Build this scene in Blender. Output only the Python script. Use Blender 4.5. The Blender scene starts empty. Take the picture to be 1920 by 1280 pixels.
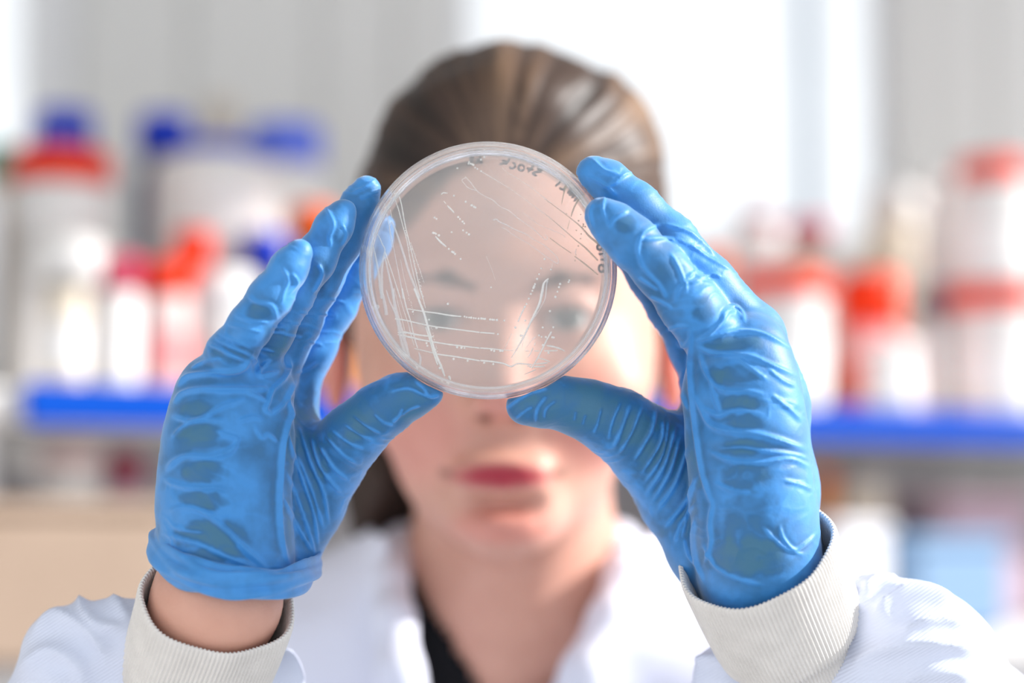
import bpy, math, random
import numpy as np
from mathutils import Vector, Matrix

random.seed(7)
np.random.seed(7)
SC = bpy.context.scene
COL = SC.collection

# ------------------------------------------------------------------ camera
FOCAL, SENSOR, IW, IH = 70.0, 36.0, 1920.0, 1280.0
PITCH = math.radians(5.0)
CAM = np.array([0.0, 0.0, 1.40])
FWD = np.array([0.0, math.cos(PITCH), math.sin(PITCH)])
UPV = np.array([0.0, -math.sin(PITCH), math.cos(PITCH)])
RGT = np.array([1.0, 0.0, 0.0])
KP = SENSOR / FOCAL / IW
cd = bpy.data.cameras.new('camera')
cam = bpy.data.objects.new('camera', cd)
COL.objects.link(cam)
cam.location = CAM
cam.rotation_euler = (math.pi / 2 + PITCH, 0, 0)
cd.lens = FOCAL
cd.sensor_width = SENSOR
cd.clip_start = 0.02
cd.dof.use_dof = True
cd.dof.focus_distance = 0.7045
cd.dof.aperture_fstop = 2.8
SC.camera = cam

# ------------------------------------------------------------------ daylight
world = bpy.data.worlds.new('daylight')
SC.world = world
world.use_nodes = True
bg = world.node_tree.nodes['Background']
bg.inputs[0].default_value = (0.92, 0.96, 1.0, 1)
bg.inputs[1].default_value = 1.14
sd = bpy.data.lights.new('sun', 'SUN')
sun = bpy.data.objects.new('sun', sd)
COL.objects.link(sun)
SUN_DIR = Vector((0.86, 0.03, 0.40)).normalized()
sun.rotation_euler = SUN_DIR.to_track_quat('Z', 'Y').to_euler()
sun.location = (3, 1, 3)
sd.energy = 6.6
sd.color = (1.0, 0.97, 0.94)
sd.angle = math.radians(1.2)
SC.view_settings.view_transform = 'Standard'
SC.view_settings.look = 'None'
SC.view_settings.gamma = 1.0
SC.view_settings.use_curve_mapping = False
SC.view_settings.exposure = 0.12
SC.cycles.transparent_max_bounces = 32


# ------------------------------------------------------------------ helpers
def P(px, py, d):
    """a place in the room: sight direction of a picture point, at distance d"""
    return CAM + FWD * d + RGT * ((px - 960.0) * KP * d) + UPV * (-(py - 640.0) * KP * d)


def proj(V):
    q = V - CAM
    d = q @ FWD
    return 960 + (q @ RGT) / (KP * d), 640 - (q @ UPV) / (KP * d), d


def tag(o, label=None, cat=None, group=None, kind=None):
    if label: o['label'] = label
    if cat: o['category'] = cat
    if group: o['group'] = group
    if kind: o['kind'] = kind
    return o


def wloc(o):
    p = np.zeros(3)
    while o is not None:
        p = p + np.array(o.location)
        o = o.parent
    return p


def empty(name, loc, parent=None):
    o = bpy.data.objects.new(name, None)
    o.empty_display_size = 0.02
    COL.objects.link(o)
    o.location = np.array(loc) - (wloc(parent) if parent else 0)
    if parent: o.parent = parent
    return o


def mesh(name, V, F, mat, parent=None, origin=None, smooth=True, attrs=None, mats=None, midx=None):
    """V in room coordinates; the object's origin goes to `origin`"""
    V = np.asarray(V, dtype=np.float64)
    pl = wloc(parent) if parent else np.zeros(3)
    if origin is None:
        origin = pl if parent else np.array([(V[:, 0].min() + V[:, 0].max()) / 2, (V[:, 1].min() + V[:, 1].max()) / 2, V[:, 2].min()])
    origin = np.asarray(origin, dtype=np.float64)
    me = bpy.data.meshes.new(name)
    W = (V - origin).astype(np.float32)
    if isinstance(F, np.ndarray):
        n, c = F.shape
        me.vertices.add(len(W)); me.vertices.foreach_set('co', W.ravel())
        me.loops.add(n * c); me.loops.foreach_set('vertex_index', F.astype(np.int32).ravel())
        me.polygons.add(n)
        me.polygons.foreach_set('loop_start', np.arange(0, n * c, c, dtype=np.int32))
        me.polygons.foreach_set('loop_total', np.full(n, c, dtype=np.int32))
        me.update(calc_edges=True)
    else:
        me.from_pydata([tuple(map(float, v)) for v in W], [], F)
    if smooth: me.polygons.foreach_set('use_smooth', np.ones(len(me.polygons), dtype=bool))
    for m in (mats or [mat]): me.materials.append(m)
    if midx is not None: me.polygons.foreach_set('material_index', np.asarray(midx, dtype=np.int32))
    for k, a in (attrs or {}).items():
        at = me.attributes.new(k, 'FLOAT', 'POINT')
        at.data.foreach_set('value', np.asarray(a, dtype=np.float32))
    me.validate()
    me.update()
    o = bpy.data.objects.new(name, me)
    COL.objects.link(o)
    if parent: o.parent = parent
    o.location = origin - pl
    return o


def lin(r, g, b):
    f = lambda c: (c / 255 / 12.92) if c / 255 <= 0.04045 else ((c / 255 + 0.055) / 1.055) ** 2.4
    return (f(r), f(g), f(b), 1.0)


def nd(nt, t, **kw):
    n = nt.nodes.new(t)
    for k, v in kw.items(): setattr(n, k, v)
    return n


def material(name, col, rough=0.5, col2=None, nscale=20.0, bump=0.0, bscale=200.0, spec=0.5, sss=0.0, sheen=0.0):
    m = bpy.data.materials.new(name)
    m.use_nodes = True
    nt = m.node_tree
    b = nt.nodes['Principled BSDF']
    b.inputs['Base Color'].default_value = col
    b.inputs['Roughness'].default_value = rough
    b.inputs['Specular IOR Level'].default_value = spec
    if sheen: b.inputs['Sheen Weight'].default_value = sheen
    if sss:
        b.inputs['Subsurface Weight'].default_value = sss
        b.inputs['Subsurface Radius'].default_value = (0.012, 0.005, 0.003)
        b.inputs['Subsurface Scale'].default_value = 1.0
    tc = nd(nt, 'ShaderNodeTexCoord')
    if col2 is not None:
        n = nd(nt, 'ShaderNodeTexNoise'); n.inputs['Scale'].default_value = nscale
        n.inputs['Detail'].default_value = 4
        r = nd(nt, 'ShaderNodeValToRGB')
        r.color_ramp.elements[0].position = 0.35; r.color_ramp.elements[1].position = 0.65
        r.color_ramp.elements[0].color = col; r.color_ramp.elements[1].color = col2
        nt.links.new(tc.outputs['Object'], n.inputs['Vector'])
        nt.links.new(n.outputs['Fac'], r.inputs['Fac'])
        nt.links.new(r.outputs['Color'], b.inputs['Base Color'])
    if bump:
        n = nd(nt, 'ShaderNodeTexNoise'); n.inputs['Scale'].default_value = bscale
        bp = nd(nt, 'ShaderNodeBump'); bp.inputs['Strength'].default_value = bump; bp.inputs['Distance'].default_value = 0.001
        nt.links.new(tc.outputs['Object'], n.inputs['Vector'])
        nt.links.new(n.outputs['Fac'], bp.inputs['Height'])
        nt.links.new(bp.outputs['Normal'], b.inputs['Normal'])
    return m


def hash3(i, j, k):
    h = (i.astype(np.int64) * 374761393 + j.astype(np.int64) * 668265263 + k.astype(np.int64) * 2147483647 + 1013) & 0xffffffff
    h = ((h ^ (h >> 13)) * 1274126177) & 0xffffffff
    return ((h ^ (h >> 16)) & 0xffff) / 65535.0


def vnoise(Q):
    """value noise, -1..1"""
    I = np.floor(Q).astype(np.int64); f = Q - I; f = f * f * (3 - 2 * f)
    r = 0
    for a in (0, 1):
        for b in (0, 1):
            for c in (0, 1):
                w = (f[:, 0] if a else 1 - f[:, 0]) * (f[:, 1] if b else 1 - f[:, 1]) * (f[:, 2] if c else 1 - f[:, 2])
                r = r + w * hash3(I[:, 0] + a, I[:, 1] + b, I[:, 2] + c)
    return r * 2 - 1


def smin(a, b, k):
    if k <= 0: return np.minimum(a, b)
    h = np.maximum(k - np.abs(a - b), 0) / k
    return np.minimum(a, b) - h * h * k * 0.25


class Field:
    """signed distances on a grid, shaped from tapered limbs and ellipsoids"""
    def __init__(s, lo, hi, res, like=None):
        if like is not None:
            s.lo, s.res, s.ax, s.n = like.lo, like.res, like.ax, like.n
        else:
            s.lo = np.array(lo, float); s.res = res
            s.n = np.ceil((np.array(hi) - s.lo) / res).astype(int) + 1
            s.ax = [(s.lo[i] + np.arange(s.n[i]) * res).astype(np.float32) for i in range(3)]
        s.d = np.full(s.n, 1.0, dtype=np.float32)

    def new(s): return Field(0, 0, 0, like=s)

    def sub(s, lo, hi):
        i0 = np.clip(np.floor((np.array(lo) - s.lo) / s.res).astype(int), 0, s.n)
        i1 = np.clip(np.ceil((np.array(hi) - s.lo) / s.res).astype(int) + 1, 0, s.n)
        sl = tuple(slice(a, b) for a, b in zip(i0, i1))
        X = s.ax[0][sl[0]][:, None, None]; Y = s.ax[1][sl[1]][None, :, None]; Z = s.ax[2][sl[2]][None, None, :]
        return sl, X, Y, Z

    def put(s, sl, v, k, cut=False):
        if cut: s.d[sl] = -smin(-s.d[sl], v, k)
        else: s.d[sl] = smin(s.d[sl], v, k)

    def cone(s, a, b, ra, rb, k=0.004, m=0.02):
        a = np.asarray(a); b = np.asarray(b); R = max(ra, rb) + m
        sl, X, Y, Z = s.sub(np.minimum(a, b) - R, np.maximum(a, b) + R)
        ab = b - a; L = max(float(ab @ ab), 1e-12)
        t = np.clip(((X - a[0]) * ab[0] + (Y - a[1]) * ab[1] + (Z - a[2]) * ab[2]) / L, 0, 1).astype(np.float32)
        d = np.sqrt((X - a[0] - t * ab[0]) ** 2 + (Y - a[1] - t * ab[1]) ** 2 + (Z - a[2] - t * ab[2]) ** 2) - (ra + t * (rb - ra))
        s.put(sl, d.astype(np.float32), k)

    def chain(s, pts, k=0.004, m=0.02):
        """pts: (px, py, depth, radius in picture points)"""
        q = [(P(p[0], p[1], p[2]), p[3] * KP * p[2]) for p in pts]
        for (a, ra), (b, rb) in zip(q[:-1], q[1:]): s.cone(a, b, ra, rb, k, m)

    def ell(s, c, r, k=0.004, m=0.03, cut=False):
        c = np.asarray(c); r = np.asarray(r, float)
        sl, X, Y, Z = s.sub(c - r - m, c + r + m)
        k0 = np.sqrt(((X - c[0]) / r[0]) ** 2 + ((Y - c[1]) / r[1]) ** 2 + ((Z - c[2]) / r[2]) ** 2)
        k1 = np.sqrt(((X - c[0]) / r[0] ** 2) ** 2 + ((Y - c[1]) / r[1] ** 2) ** 2 + ((Z - c[2]) / r[2] ** 2) ** 2) + 1e-6
        s.put(sl, (k0 * (k0 - 1) / k1).astype(np.float32), k, cut)

    def merge(s, o, k): s.d = smin(s.d, o.d, k)

    def surf(s, iso=0.0, smooth=4):
        d = s.d - iso
        S = d < 0
        cnt = np.zeros(np.array(s.n) - 1, dtype=np.int8)
        for a in (0, 1):
            for b in (0, 1):
                for c in (0, 1):
                    cnt += S[a:s.n[0] - 1 + a, b:s.n[1] - 1 + b, c:s.n[2] - 1 + c]
        act = (cnt > 0) & (cnt < 8)
        I, J, K = np.nonzero(act)
        idx = np.full(act.shape, -1, dtype=np.int32)
        idx[I, J, K] = np.arange(len(I))
        acc = np.zeros((len(I), 3)); num = np.zeros(len(I))
        cs = [(a, b, c) for a in (0, 1) for b in (0, 1) for c in (0, 1)]
        val = {c: d[I + c[0], J + c[1], K + c[2]] for c in cs}
        for c in cs:
            for ax in range(3):
                if c[ax]: continue
                e = list(c); e[ax] = 1; e = tuple(e)
                v0, v1 = val[c], val[e]
                mk = (v0 < 0) != (v1 < 0)
                t = np.where(mk, v0 / np.where(mk, v0 - v1, 1), 0)
                p = np.tile(np.array(c, float), (len(I), 1)); p[:, ax] += t
                acc[mk] += p[mk]; num[mk] += 1
        V = s.lo + (np.stack([I, J, K], 1) + acc / num[:, None]) * s.res
        Fs = []
        for ax in range(3):
            a1, a2 = (ax + 1) % 3, (ax + 2) % 3
            A = np.take(S, range(0, s.n[ax] - 1), axis=ax); B = np.take(S, range(1, s.n[ax]), axis=ax)
            E = np.argwhere(A != B)
            E = E[(E[:, a1] > 0) & (E[:, a2] > 0) & (E[:, a1] < s.n[a1] - 1) & (E[:, a2] < s.n[a2] - 1)]
            def g(o1, o2):
                q = E.copy(); q[:, a1] -= o1; q[:, a2] -= o2
                return idx[q[:, 0], q[:, 1], q[:, 2]]
            Q = np.stack([g(1, 1), g(0, 1), g(0, 0), g(1, 0)], 1)
            neg = ~S[E[:, 0], E[:, 1], E[:, 2]]
            Q[neg] = Q[neg][:, ::-1]
            Fs.append(Q)
        F = np.concatenate(Fs)
        F = F[(F >= 0).all(1)]
        V = relax(V, F, smooth)
        return V, F


def relax(V, F, it):
    if it <= 0: return V
    A = np.concatenate([F[:, 0], F[:, 1], F[:, 2], F[:, 3]]); B = np.concatenate([F[:, 1], F[:, 2], F[:, 3], F[:, 0]])
    n = len(V)
    deg = np.bincount(A, minlength=n) + np.bincount(B, minlength=n)
    deg = np.maximum(deg, 1)
    for i in range(it):
        for lam in (0.6, -0.5):
            S = np.stack([np.bincount(A, V[B, c], n) + np.bincount(B, V[A, c], n) for c in range(3)], 1) / deg[:, None]
            V = V + lam * (S - V)
    return V


def normals(V, F):
    fn = np.cross(V[F[:, 2]] - V[F[:, 0]], V[F[:, 3]] - V[F[:, 1]])
    N = np.stack([sum(np.bincount(F[:, j], fn[:, c], len(V)) for j in range(4)) for c in range(3)], 1)
    return N / (np.linalg.norm(N, axis=1)[:, None] + 1e-12)


def creases(V, N, px, py, strokes, scale=1.0, wscale=1.0):
    """folds raised out of a surface along polylines; returns lift in metres and a 0..1 ridge mask"""
    lift = np.zeros(len(V)); ridge = np.zeros(len(V))
    toc = CAM - V; toc /= np.linalg.norm(toc, axis=1)[:, None]
    face = np.clip(((N * toc).sum(1) + 0.15) / 0.3, 0, 1)
    for amp, w, pts in strokes:
        pts = np.array(pts, float); w = w * wscale
        # rounded path
        if len(pts) > 2:
            t = np.linspace(0, len(pts) - 1, (len(pts) - 1) * 5 + 1)
            i = np.clip(t.astype(int), 0, len(pts) - 2); u = (t - i)[:, None]
            p0 = pts[np.maximum(i - 1, 0)]; p1 = pts[i]; p2 = pts[i + 1]; p3 = pts[np.minimum(i + 2, len(pts) - 1)]
            pts = 0.5 * (2 * p1 + (p2 - p0) * u + (2 * p0 - 5 * p1 + 4 * p2 - p3) * u ** 2 + (3 * p1 - p0 - 3 * p2 + p3) * u ** 3)
        m = 4 * w
        sel = np.nonzero((px > pts[:, 0].min() - m) & (px < pts[:, 0].max() + m) & (py > pts[:, 1].min() - m) & (py < pts[:, 1].max() + m) & (face > 0))[0]
        if len(sel) == 0: continue
        x, y = px[sel], py[sel]
        best = np.full(len(sel), 1e9); bt = np.zeros(len(sel))
        n = len(pts) - 1
        for j in range(n):
            a, b = pts[j], pts[j + 1]; ab = b - a
            t = np.clip(((x - a[0]) * ab[0] + (y - a[1]) * ab[1]) / max(ab @ ab, 1e-9), 0, 1)
            dd = np.hypot(x - a[0] - t * ab[0], y - a[1] - t * ab[1])
            k = dd < best
            best[k] = dd[k]; bt[k] = (j + t[k]) / n
        tp = np.clip(np.minimum(bt, 1 - bt) / 0.18, 0.12, 1)
        g = .55 * np.exp(-best / (.8 * w)) + .45 * np.exp(-(best / w) ** 2)
        v = (g - 0.4 * np.exp(-(best / (2.4 * w)) ** 2)) * amp * 0.001 * tp * face[sel] * scale
        lift[sel] += v
        ridge[sel] = np.maximum(ridge[sel], np.exp(-(best / (1.5 * w)) ** 2) * tp)
    return lift, ridge


def lathe(prof, seg=48, axis=None):
    """closed or open profile [(r, z)] turned about z; returns V, F"""
    V, F = [], []
    n = len(prof)
    for i in range(seg):
        a = 2 * math.pi * i / seg
        for r, z in prof: V.append((r * math.cos(a), r * math.sin(a), z))
    for i in range(seg):
        j = (i + 1) % seg
        for k in range(n - 1):
            F.append((i * n + k, j * n + k, j * n + k + 1, i * n + k + 1))
    return np.array(V), F


def boxm(c, s, bev=0.0):
    """box with chamfered edges; c centre, s size"""
    c = np.array(c, float); h = np.array(s, float) / 2
    b = min(bev, h.min() * 0.9)
    if b <= 0:
        V = [c + h * np.array(q) for q in ((-1, -1, -1), (1, -1, -1), (1, 1, -1), (-1, 1, -1), (-1, -1, 1), (1, -1, 1), (1, 1, 1), (-1, 1, 1))]
        return np.array(V), [(3, 2, 1, 0), (4, 5, 6, 7), (0, 1, 5, 4), (1, 2, 6, 5), (2, 3, 7, 6), (3, 0, 4, 7)]
    V, F = [], []
    lv = [(-h[2], b), (-h[2] + b, 0), (h[2] - b, 0), (h[2], b)]
    for z, ins in lv:
        x, y = h[0] - ins, h[1] - ins
        q = b * 0.8
        ring = [(x - q, -y), (x, -y + q), (x, y - q), (x - q, y), (-x + q, y), (-x, y - q), (-x, -y + q), (-x + q, -y)]
        V += [c + np.array((p[0], p[1], z)) for p in ring]
    for l in range(3):
        for i in range(8):
            j = (i + 1) % 8
            F.append((l * 8 + i, l * 8 + j, l * 8 + 8 + j, l * 8 + 8 + i))
    F.append(tuple(range(7, -1, -1))); F.append(tuple(range(24, 32)))
    return np.array(V), F


def join(parts):
    V, F = [], []; o = 0
    for v, f in parts:
        V.append(np.asarray(v)); F += [tuple(int(i) + o for i in q) for q in f]; o += len(v)
    return np.concatenate(V), F

# ------------------------------------------------------------------ the room
M = {}
M['wall'] = material('painted_wall', lin(226, 225, 222), 0.8, lin(220, 219, 217), 3.0)
M['panel'] = material('wall_panel', lin(230, 229, 227), 0.7)
M['frame'] = material('grey_window_frame', lin(176, 192, 208), 0.5)
M['white'] = material('white_paint', lin(238, 238, 240), 0.5)
M['floor'] = material('vinyl_floor', lin(150, 150, 152), 0.5, lin(140, 140, 143), 8.0)


def slab(name, lo, hi, m, parent=None, bev=0.0):
    lo, hi = np.array(lo, float), np.array(hi, float)
    V, F = boxm((lo + hi) / 2, hi - lo, bev)
    return mesh(name, V, F, m, parent, smooth=False)


WD = 2.45                                            # distance of the window wall
tag(slab('floor', (-3.2, -1.5, -0.06), (3.2, WD + 0.2, 0.0), M['floor']), kind='structure')


tag(slab('shading_wall_left', (-1.75, -1.5, 0.0), (-1.65, WD, 2.75), M['wall']), kind='structure')  # unseen wall, put in to dim the ambient light from the left
tag(slab('shading_ceiling', (-1.75, -1.0, 2.75), (2.1, WD + .12, 2.83), M['wall']), kind='structure')  # unseen, added to cut ambient light; ends short so the sun gets in


def wallz(py): return float(P(960, py, WD)[2])
def wallx(px): return float(P(px, 640, WD)[0])


wx0, wx1 = wallx(848), wallx(1690)
wz0, wz1 = wallz(455), 2.62
vx0, vx1 = wallx(-420), wallx(34)
wall = tag(slab('wall_back', (vx1, WD, 0.0), (wx0, WD + 0.12, 2.75), M['wall']), kind='structure')
tag(slab('wall_back', (-3.2, WD, 0.0), (vx0, WD + 0.12, 2.75), M['wall']), kind='structure')
tag(slab('wall_back', (vx0, WD, 0.0), (vx1, WD + 0.12, wz0), M['wall']), kind='structure')
tag(slab('wall_back', (vx0, WD, wz1), (vx1, WD + 0.12, 2.75), M['wall']), kind='structure')
tag(slab('wall_back', (wx1, WD, 0.0), (3.2, WD + 0.12, 2.75), M['wall']), kind='structure')
tag(slab('wall_back', (wx0, WD, 0.0), (wx1, WD + 0.12, wz0), M['wall']), kind='structure')
tag(slab('wall_back', (wx0, WD, wz1), (wx1, WD + 0.12, 2.75), M['wall']), kind='structure')
win = empty('window_1', ((wx0 + wx1) / 2, WD + .06, wz0)); tag(win, kind='structure')
M['glass'] = bpy.data.materials.new('window_glass'); M['glass'].use_nodes = True
_nt = M['glass'].node_tree; _nt.nodes.remove(_nt.nodes['Principled BSDF'])
_t = nd(_nt, 'ShaderNodeBsdfTransparent'); _g = nd(_nt, 'ShaderNodeBsdfGlossy'); _g.inputs['Roughness'].default_value = .02
_m = nd(_nt, 'ShaderNodeMixShader'); _m.inputs[0].default_value = .05
_nt.links.new(_t.outputs[0], _m.inputs[1]); _nt.links.new(_g.outputs[0], _m.inputs[2]); _nt.links.new(_m.outputs[0], _nt.nodes['Material Output'].inputs['Surface'])
mxx = wallx(1533)
slab('pane', (wx0, WD + .055, wz0), (mxx - .014, WD + .061, wz1), M['glass'], win)
slab('pane', (mxx + .014, WD + .055, wz0), (wx1, WD + .061, wz1), M['glass'], win)
slab('mullion', (mxx - .008, WD + .03, wz0), (mxx + .008, WD + .08, wz1), M['frame'], win)
slab('sill', (wx0 - .03, WD - .05, wz0 - .03), (wx1 + .03, WD + .03, wz0), M['white'], win, .004)
for a, b in ((wx0, wx0 + .02), (wx1 - .02, wx1)): slab('window_frame', (a, WD + .03, wz0), (b, WD + .08, wz1), M['white'], win)
win2 = empty('window_2', ((vx0 + vx1) / 2, WD + .06, wz0)); tag(win2, kind='structure')
slab('pane', (vx0, WD + .055, wz0), (vx1, WD + .061, wz1), M['glass'], win2)
slab('sill', (vx0 - .03, WD - .05, wz0 - .03), (vx1 + .03, WD + .03, wz0), M['white'], win2, .004)
for a, b in ((vx0, vx0 + .02), (vx1 - .012, vx1)): slab('window_frame', (a, WD + .03, wz0), (b, WD + .08, wz1), M['white'], win2)
# flat wall panels with open joints either side of the window
for x0, x1 in ((40, 130), (138, 342), (349, 588), (594, 738), (744, 838), (1698, 1766), (1774, 1860), (1867, 2060)):
    m = M['white'] if x0 < 50 else M['panel']
    slab('panel', (wallx(x0), WD - .012, 0.9), (wallx(x1), WD + .001, 2.70), m, wall, .003)

# ------------------------------------------------------------------ shelving behind the person
def dshelf(px): return 1.0 / (1 / 1.50 + (1 / 1.95 - 1 / 1.50) * (px - 50) / 1870.0)


A0, A1 = P(-250, 706, dshelf(-250)), P(2560, 795, dshelf(2560))
SHZ = (P(50, 717, dshelf(50))[2] + P(1920, 785, dshelf(1920))[2]) / 2
sdir = A1 - A0; sdir[2] = 0; SLEN = np.linalg.norm(sdir); sdir /= SLEN
snrm = np.array([-sdir[1], sdir[0], 0])
if snrm[1] < 0: snrm = -snrm


def sbox(name, u0, u1, v0, v1, z0, z1, m, parent=None, bev=.002, origin=None):
    """box along the shelf: u along the front edge from its left end, v backwards"""
    V, F = boxm(((u0 + u1) / 2, (v0 + v1) / 2, 0), (u1 - u0, v1 - v0, z1 - z0), bev)
    W = np.stack([A0[0] + V[:, 0] * sdir[0] + V[:, 1] * snrm[0], A0[1] + V[:, 0] * sdir[1] + V[:, 1] * snrm[1], V[:, 2] + (z0 + z1) / 2], 1)
    return mesh(name, W, F, m, parent, smooth=False)


def upx(px): return float((P(px, 700, dshelf(px)) - A0) @ sdir)


M['blue'] = material('blue_shelf_edge', lin(0, 78, 190), 0.8, spec=.15)
M['board'] = material('pale_laminate', lin(226, 224, 222), 0.5)
M['tan'] = material('tan_cardboard', lin(172, 150, 132), 0.8, lin(166, 144, 126), 14)
M['greyboard'] = material('grey_laminate', lin(206, 202, 204), 0.6)
Z2 = SHZ - .205
unit = empty('shelving_unit', (A0[0] + sdir[0] * SLEN / 2, A0[1] + sdir[1] * SLEN / 2, 0))
tag(unit, 'laboratory shelving unit with a bright blue front edge behind the person', 'shelves')
sbox('shelf_board', 0, SLEN, .004, .42, SHZ - .026, SHZ, M['board'], unit)
sbox('blue_edge', upx(47), SLEN, -.008, .004, SHZ - .029, SHZ + .003, M['blue'], unit)
sbox('lower_board', 0, SLEN, -.03, .42, Z2 - .03, Z2, M['board'], unit)
sbox('back_panel', 0, SLEN, .42, .43, .02, SHZ - .03, M['greyboard'], unit)
sbox('side_panel', upx(-70), upx(46), .09, .42, 0.0, SHZ + .16, M['white'], unit)
sbox('side_panel', SLEN - .03, SLEN, -.02, .42, 0.0, SHZ + .1, M['white'], unit)
sbox('cupboard', 0, SLEN, .0, .41, 0.0, Z2 - .03, M['greyboard'], unit)

for k, c, r in (('hdpe', (236, 233, 230), .45), ('cream', (226, 214, 196), .5), ('pinkish', (236, 208, 204), .5), ('redcap', (240, 54, 6), .4), ('orangecap', (238, 96, 20), .4),
                ('maroon', (150, 22, 60), .4), ('crimson', (196, 70, 96), .4), ('bluecap', (26, 62, 205), .4), ('palebluecap', (96, 120, 232), .4), ('navy', (22, 34, 96), .4), ('amber', (118, 62, 28), .25),
                ('teal', (60, 170, 150), .4), ('label', (246, 244, 242), .6), ('pinklabel', (240, 160, 160), .6), ('greycap', (160, 158, 162), .5), ('traylight', (138, 168, 200), .5),
                ('darkgrey', (60, 58, 66), .5), ('brown', (92, 72, 62), .6), ('bin', (206, 172, 180), .5), ('whitebox', (240, 240, 244), .5), ('orange', (232, 150, 80), .5), ('mauve', (190, 166, 180), .5)):
    M[k] = material(k + '_plastic', lin(*c), r + .1, spec=.22)


def bottle(label, cx, w, ytop, ycap, ybot, off, bm, cm, style='jar', lm=None, cat='bottle', group=None, capw=None, standz=None):
    """cx, w, heights read off the picture at the thing's own distance; stands on the shelf unless standz is given"""
    d = dshelf(cx) + off
    base = P(cx, ybot, d)
    z0 = SHZ + .0005 if standz is None else standz
    s = KP * d
    R = w * s / 2
    zt = P(cx, ytop, d)[2]; zc = P(cx, ycap, d)[2]
    if standz is not None and standz < SHZ - .05: zc -= max(zt - (SHZ - .036), 0); zt = min(zt, SHZ - .036)
    H = zt - z0; hc = zc - z0
    c = np.array([base[0], base[1], z0])
    rc = (capw or w) * s / 2
    root = empty(style == 'tub' and 'tub' or cat.replace(' ', '_'), c)
    tag(root, label, cat, group)
    if style == 'jar':       # straight body, short shoulder
        p = [(.001, 0), (R * .92, 0), (R, R * .08), (R, hc - R * .35), (R * .93, hc - R * .12), (min(rc, R) * .86, hc - .002), (min(rc, R) * .86, hc + (H - hc) * .5)]
    elif style == 'bottle':  # long shoulder, narrow neck
        p = [(.001, 0), (R * .9, 0), (R, R * .1), (R, hc - R * 1.1), (R * .93, hc - R * .75), (R * .66, hc - R * .3), (rc * .82, hc - R * .12), (rc * .82, hc + (H - hc) * .5)]
    else:                    # tub tapering to its foot
        p = [(.001, 0), (R * .88, 0), (R * .9, R * .05), (R * .98, hc - .006), (R * .99, hc), (R * .9, hc + .001)]
    V, F = lathe(p, 40)
    mesh('body', V + c, F, bm, root)
    h = H - hc
    n = 72
    cp = [(rc * .9, hc + .0004), (rc, hc + .001), (rc, hc + h * .8), (rc * .94, hc + h * .97), (rc * .85, zt - z0), (rc * .78, H - h * .06), (.001, H - h * .06)]
    V, F = lathe(cp, n)
    a = np.arctan2(V[:, 1], V[:, 0]); rr = np.hypot(V[:, 0], V[:, 1])
    g = 1 + np.where(rr > rc * .97, .018 * np.sign(np.sin(a * 36 + .1)), 0)
    V[:, 0] *= g; V[:, 1] *= g
    mesh('lid' if style == 'tub' else 'cap', V + c, F, cm, root)
    if lm is not None:
        z1, z2 = (hc * .18, hc * .62)
        if style == 'tub': r1, r2 = R * (.9 + .08 * .18) + .0008, R * (.9 + .08 * .62) + .0008
        else: r1 = r2 = R + .0006
        V, F = lathe([(r1, z1), (r2, z2)], 40)
        keep = [q for q in F if V[list(q)].mean(0)[1] < R * .35]
        mesh('paper_label', V + c, keep, lm, root)
    return root, z0 + H


# picture-left, front row to back row
bottle('slender cream bottle with a broad white cap, leftmost on the blue-edged shelf', 122, 74, 442, 528, 700, .05, M['cream'], M['hdpe'], 'jar', M['label'], capw=128)
r_, zt_ = bottle('tall off-white canister behind the slender cream bottle', 120, 190, 452, 476, 700, .20, M['hdpe'], M['hdpe'], 'tub', None, 'canister')
bottle('wide white tub with an orange-red lid standing on the off-white canister', 112, 186, 284, 350, 450, .20, M['hdpe'], M['redcap'], 'tub', M['label'], 'tub', None, 188, zt_ + .0005)
bottle('white bottle with a blue cap at the back, far left of the shelf', 112, 112, 200, 268, 700, .36, M['hdpe'], M['bluecap'], 'bottle', None, capw=108)
bottle('teal-capped bottle at the very left edge of the picture', -12, 60, 262, 330, 700, .30, M['cream'], M['teal'], 'bottle', None, capw=58)
bottle('narrow white bottle with a mauve-pink cap', 224, 76, 478, 546, 700, .05, M['label'], M['crimson'], 'jar', M['label'])
bottle('white and pink bottle with a scarlet cap beside the mauve-capped one', 312, 92, 488, 552, 700, .05, M['pinkish'], M['redcap'], 'jar', M['pinklabel'])
bottle('squat white jar with a rounded white lid next to the gloved fingers', 420, 112, 508, 592, 700, .05, M['hdpe'], M['label'], 'jar', M['pinkish'])
bottle('brown glass bottle with a red cap behind the white jars', 358, 76, 430, 506, 700, .14, M['amber'], M['redcap'], 'bottle', None, capw=72)
bottle('dark bottle with a royal blue cap beside the fingertips', 494, 82, 436, 500, 700, .14, M['navy'], M['bluecap'], 'bottle', None, capw=80)
bottle('amber bottle with an orange cap partly hidden by the fingertips', 582, 92, 384, 448, 700, .16, M['amber'], M['orangecap'], 'bottle', M['cream'], capw=86)
bottle('orange jar just right of the fingers of the left glove', 628, 80, 600, 640, 712, .05, M['orange'], M['orangecap'], 'jar', None)
bottle('large white drum with a blue lid, biggest container on the left', 398, 240, 262, 286, 700, .24, M['hdpe'], M['bluecap'], 'jar', None, 'drum', None, 150)
bottle('tall navy bottle with a blue cap left of the white drum', 300, 110, 208, 284, 700, .36, M['navy'], M['bluecap'], 'bottle', None, capw=100)
bottle('pale bottle with a wide periwinkle cap right of the white drum', 530, 140, 228, 304, 700, .36, M['hdpe'], M['palebluecap'], 'jar', None, capw=138)
bottle('cream bottle with a pale cap between the two blue caps', 408, 70, 176, 230, 700, .40, M['cream'], M['cream'], 'bottle', None, capw=62)
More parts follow.
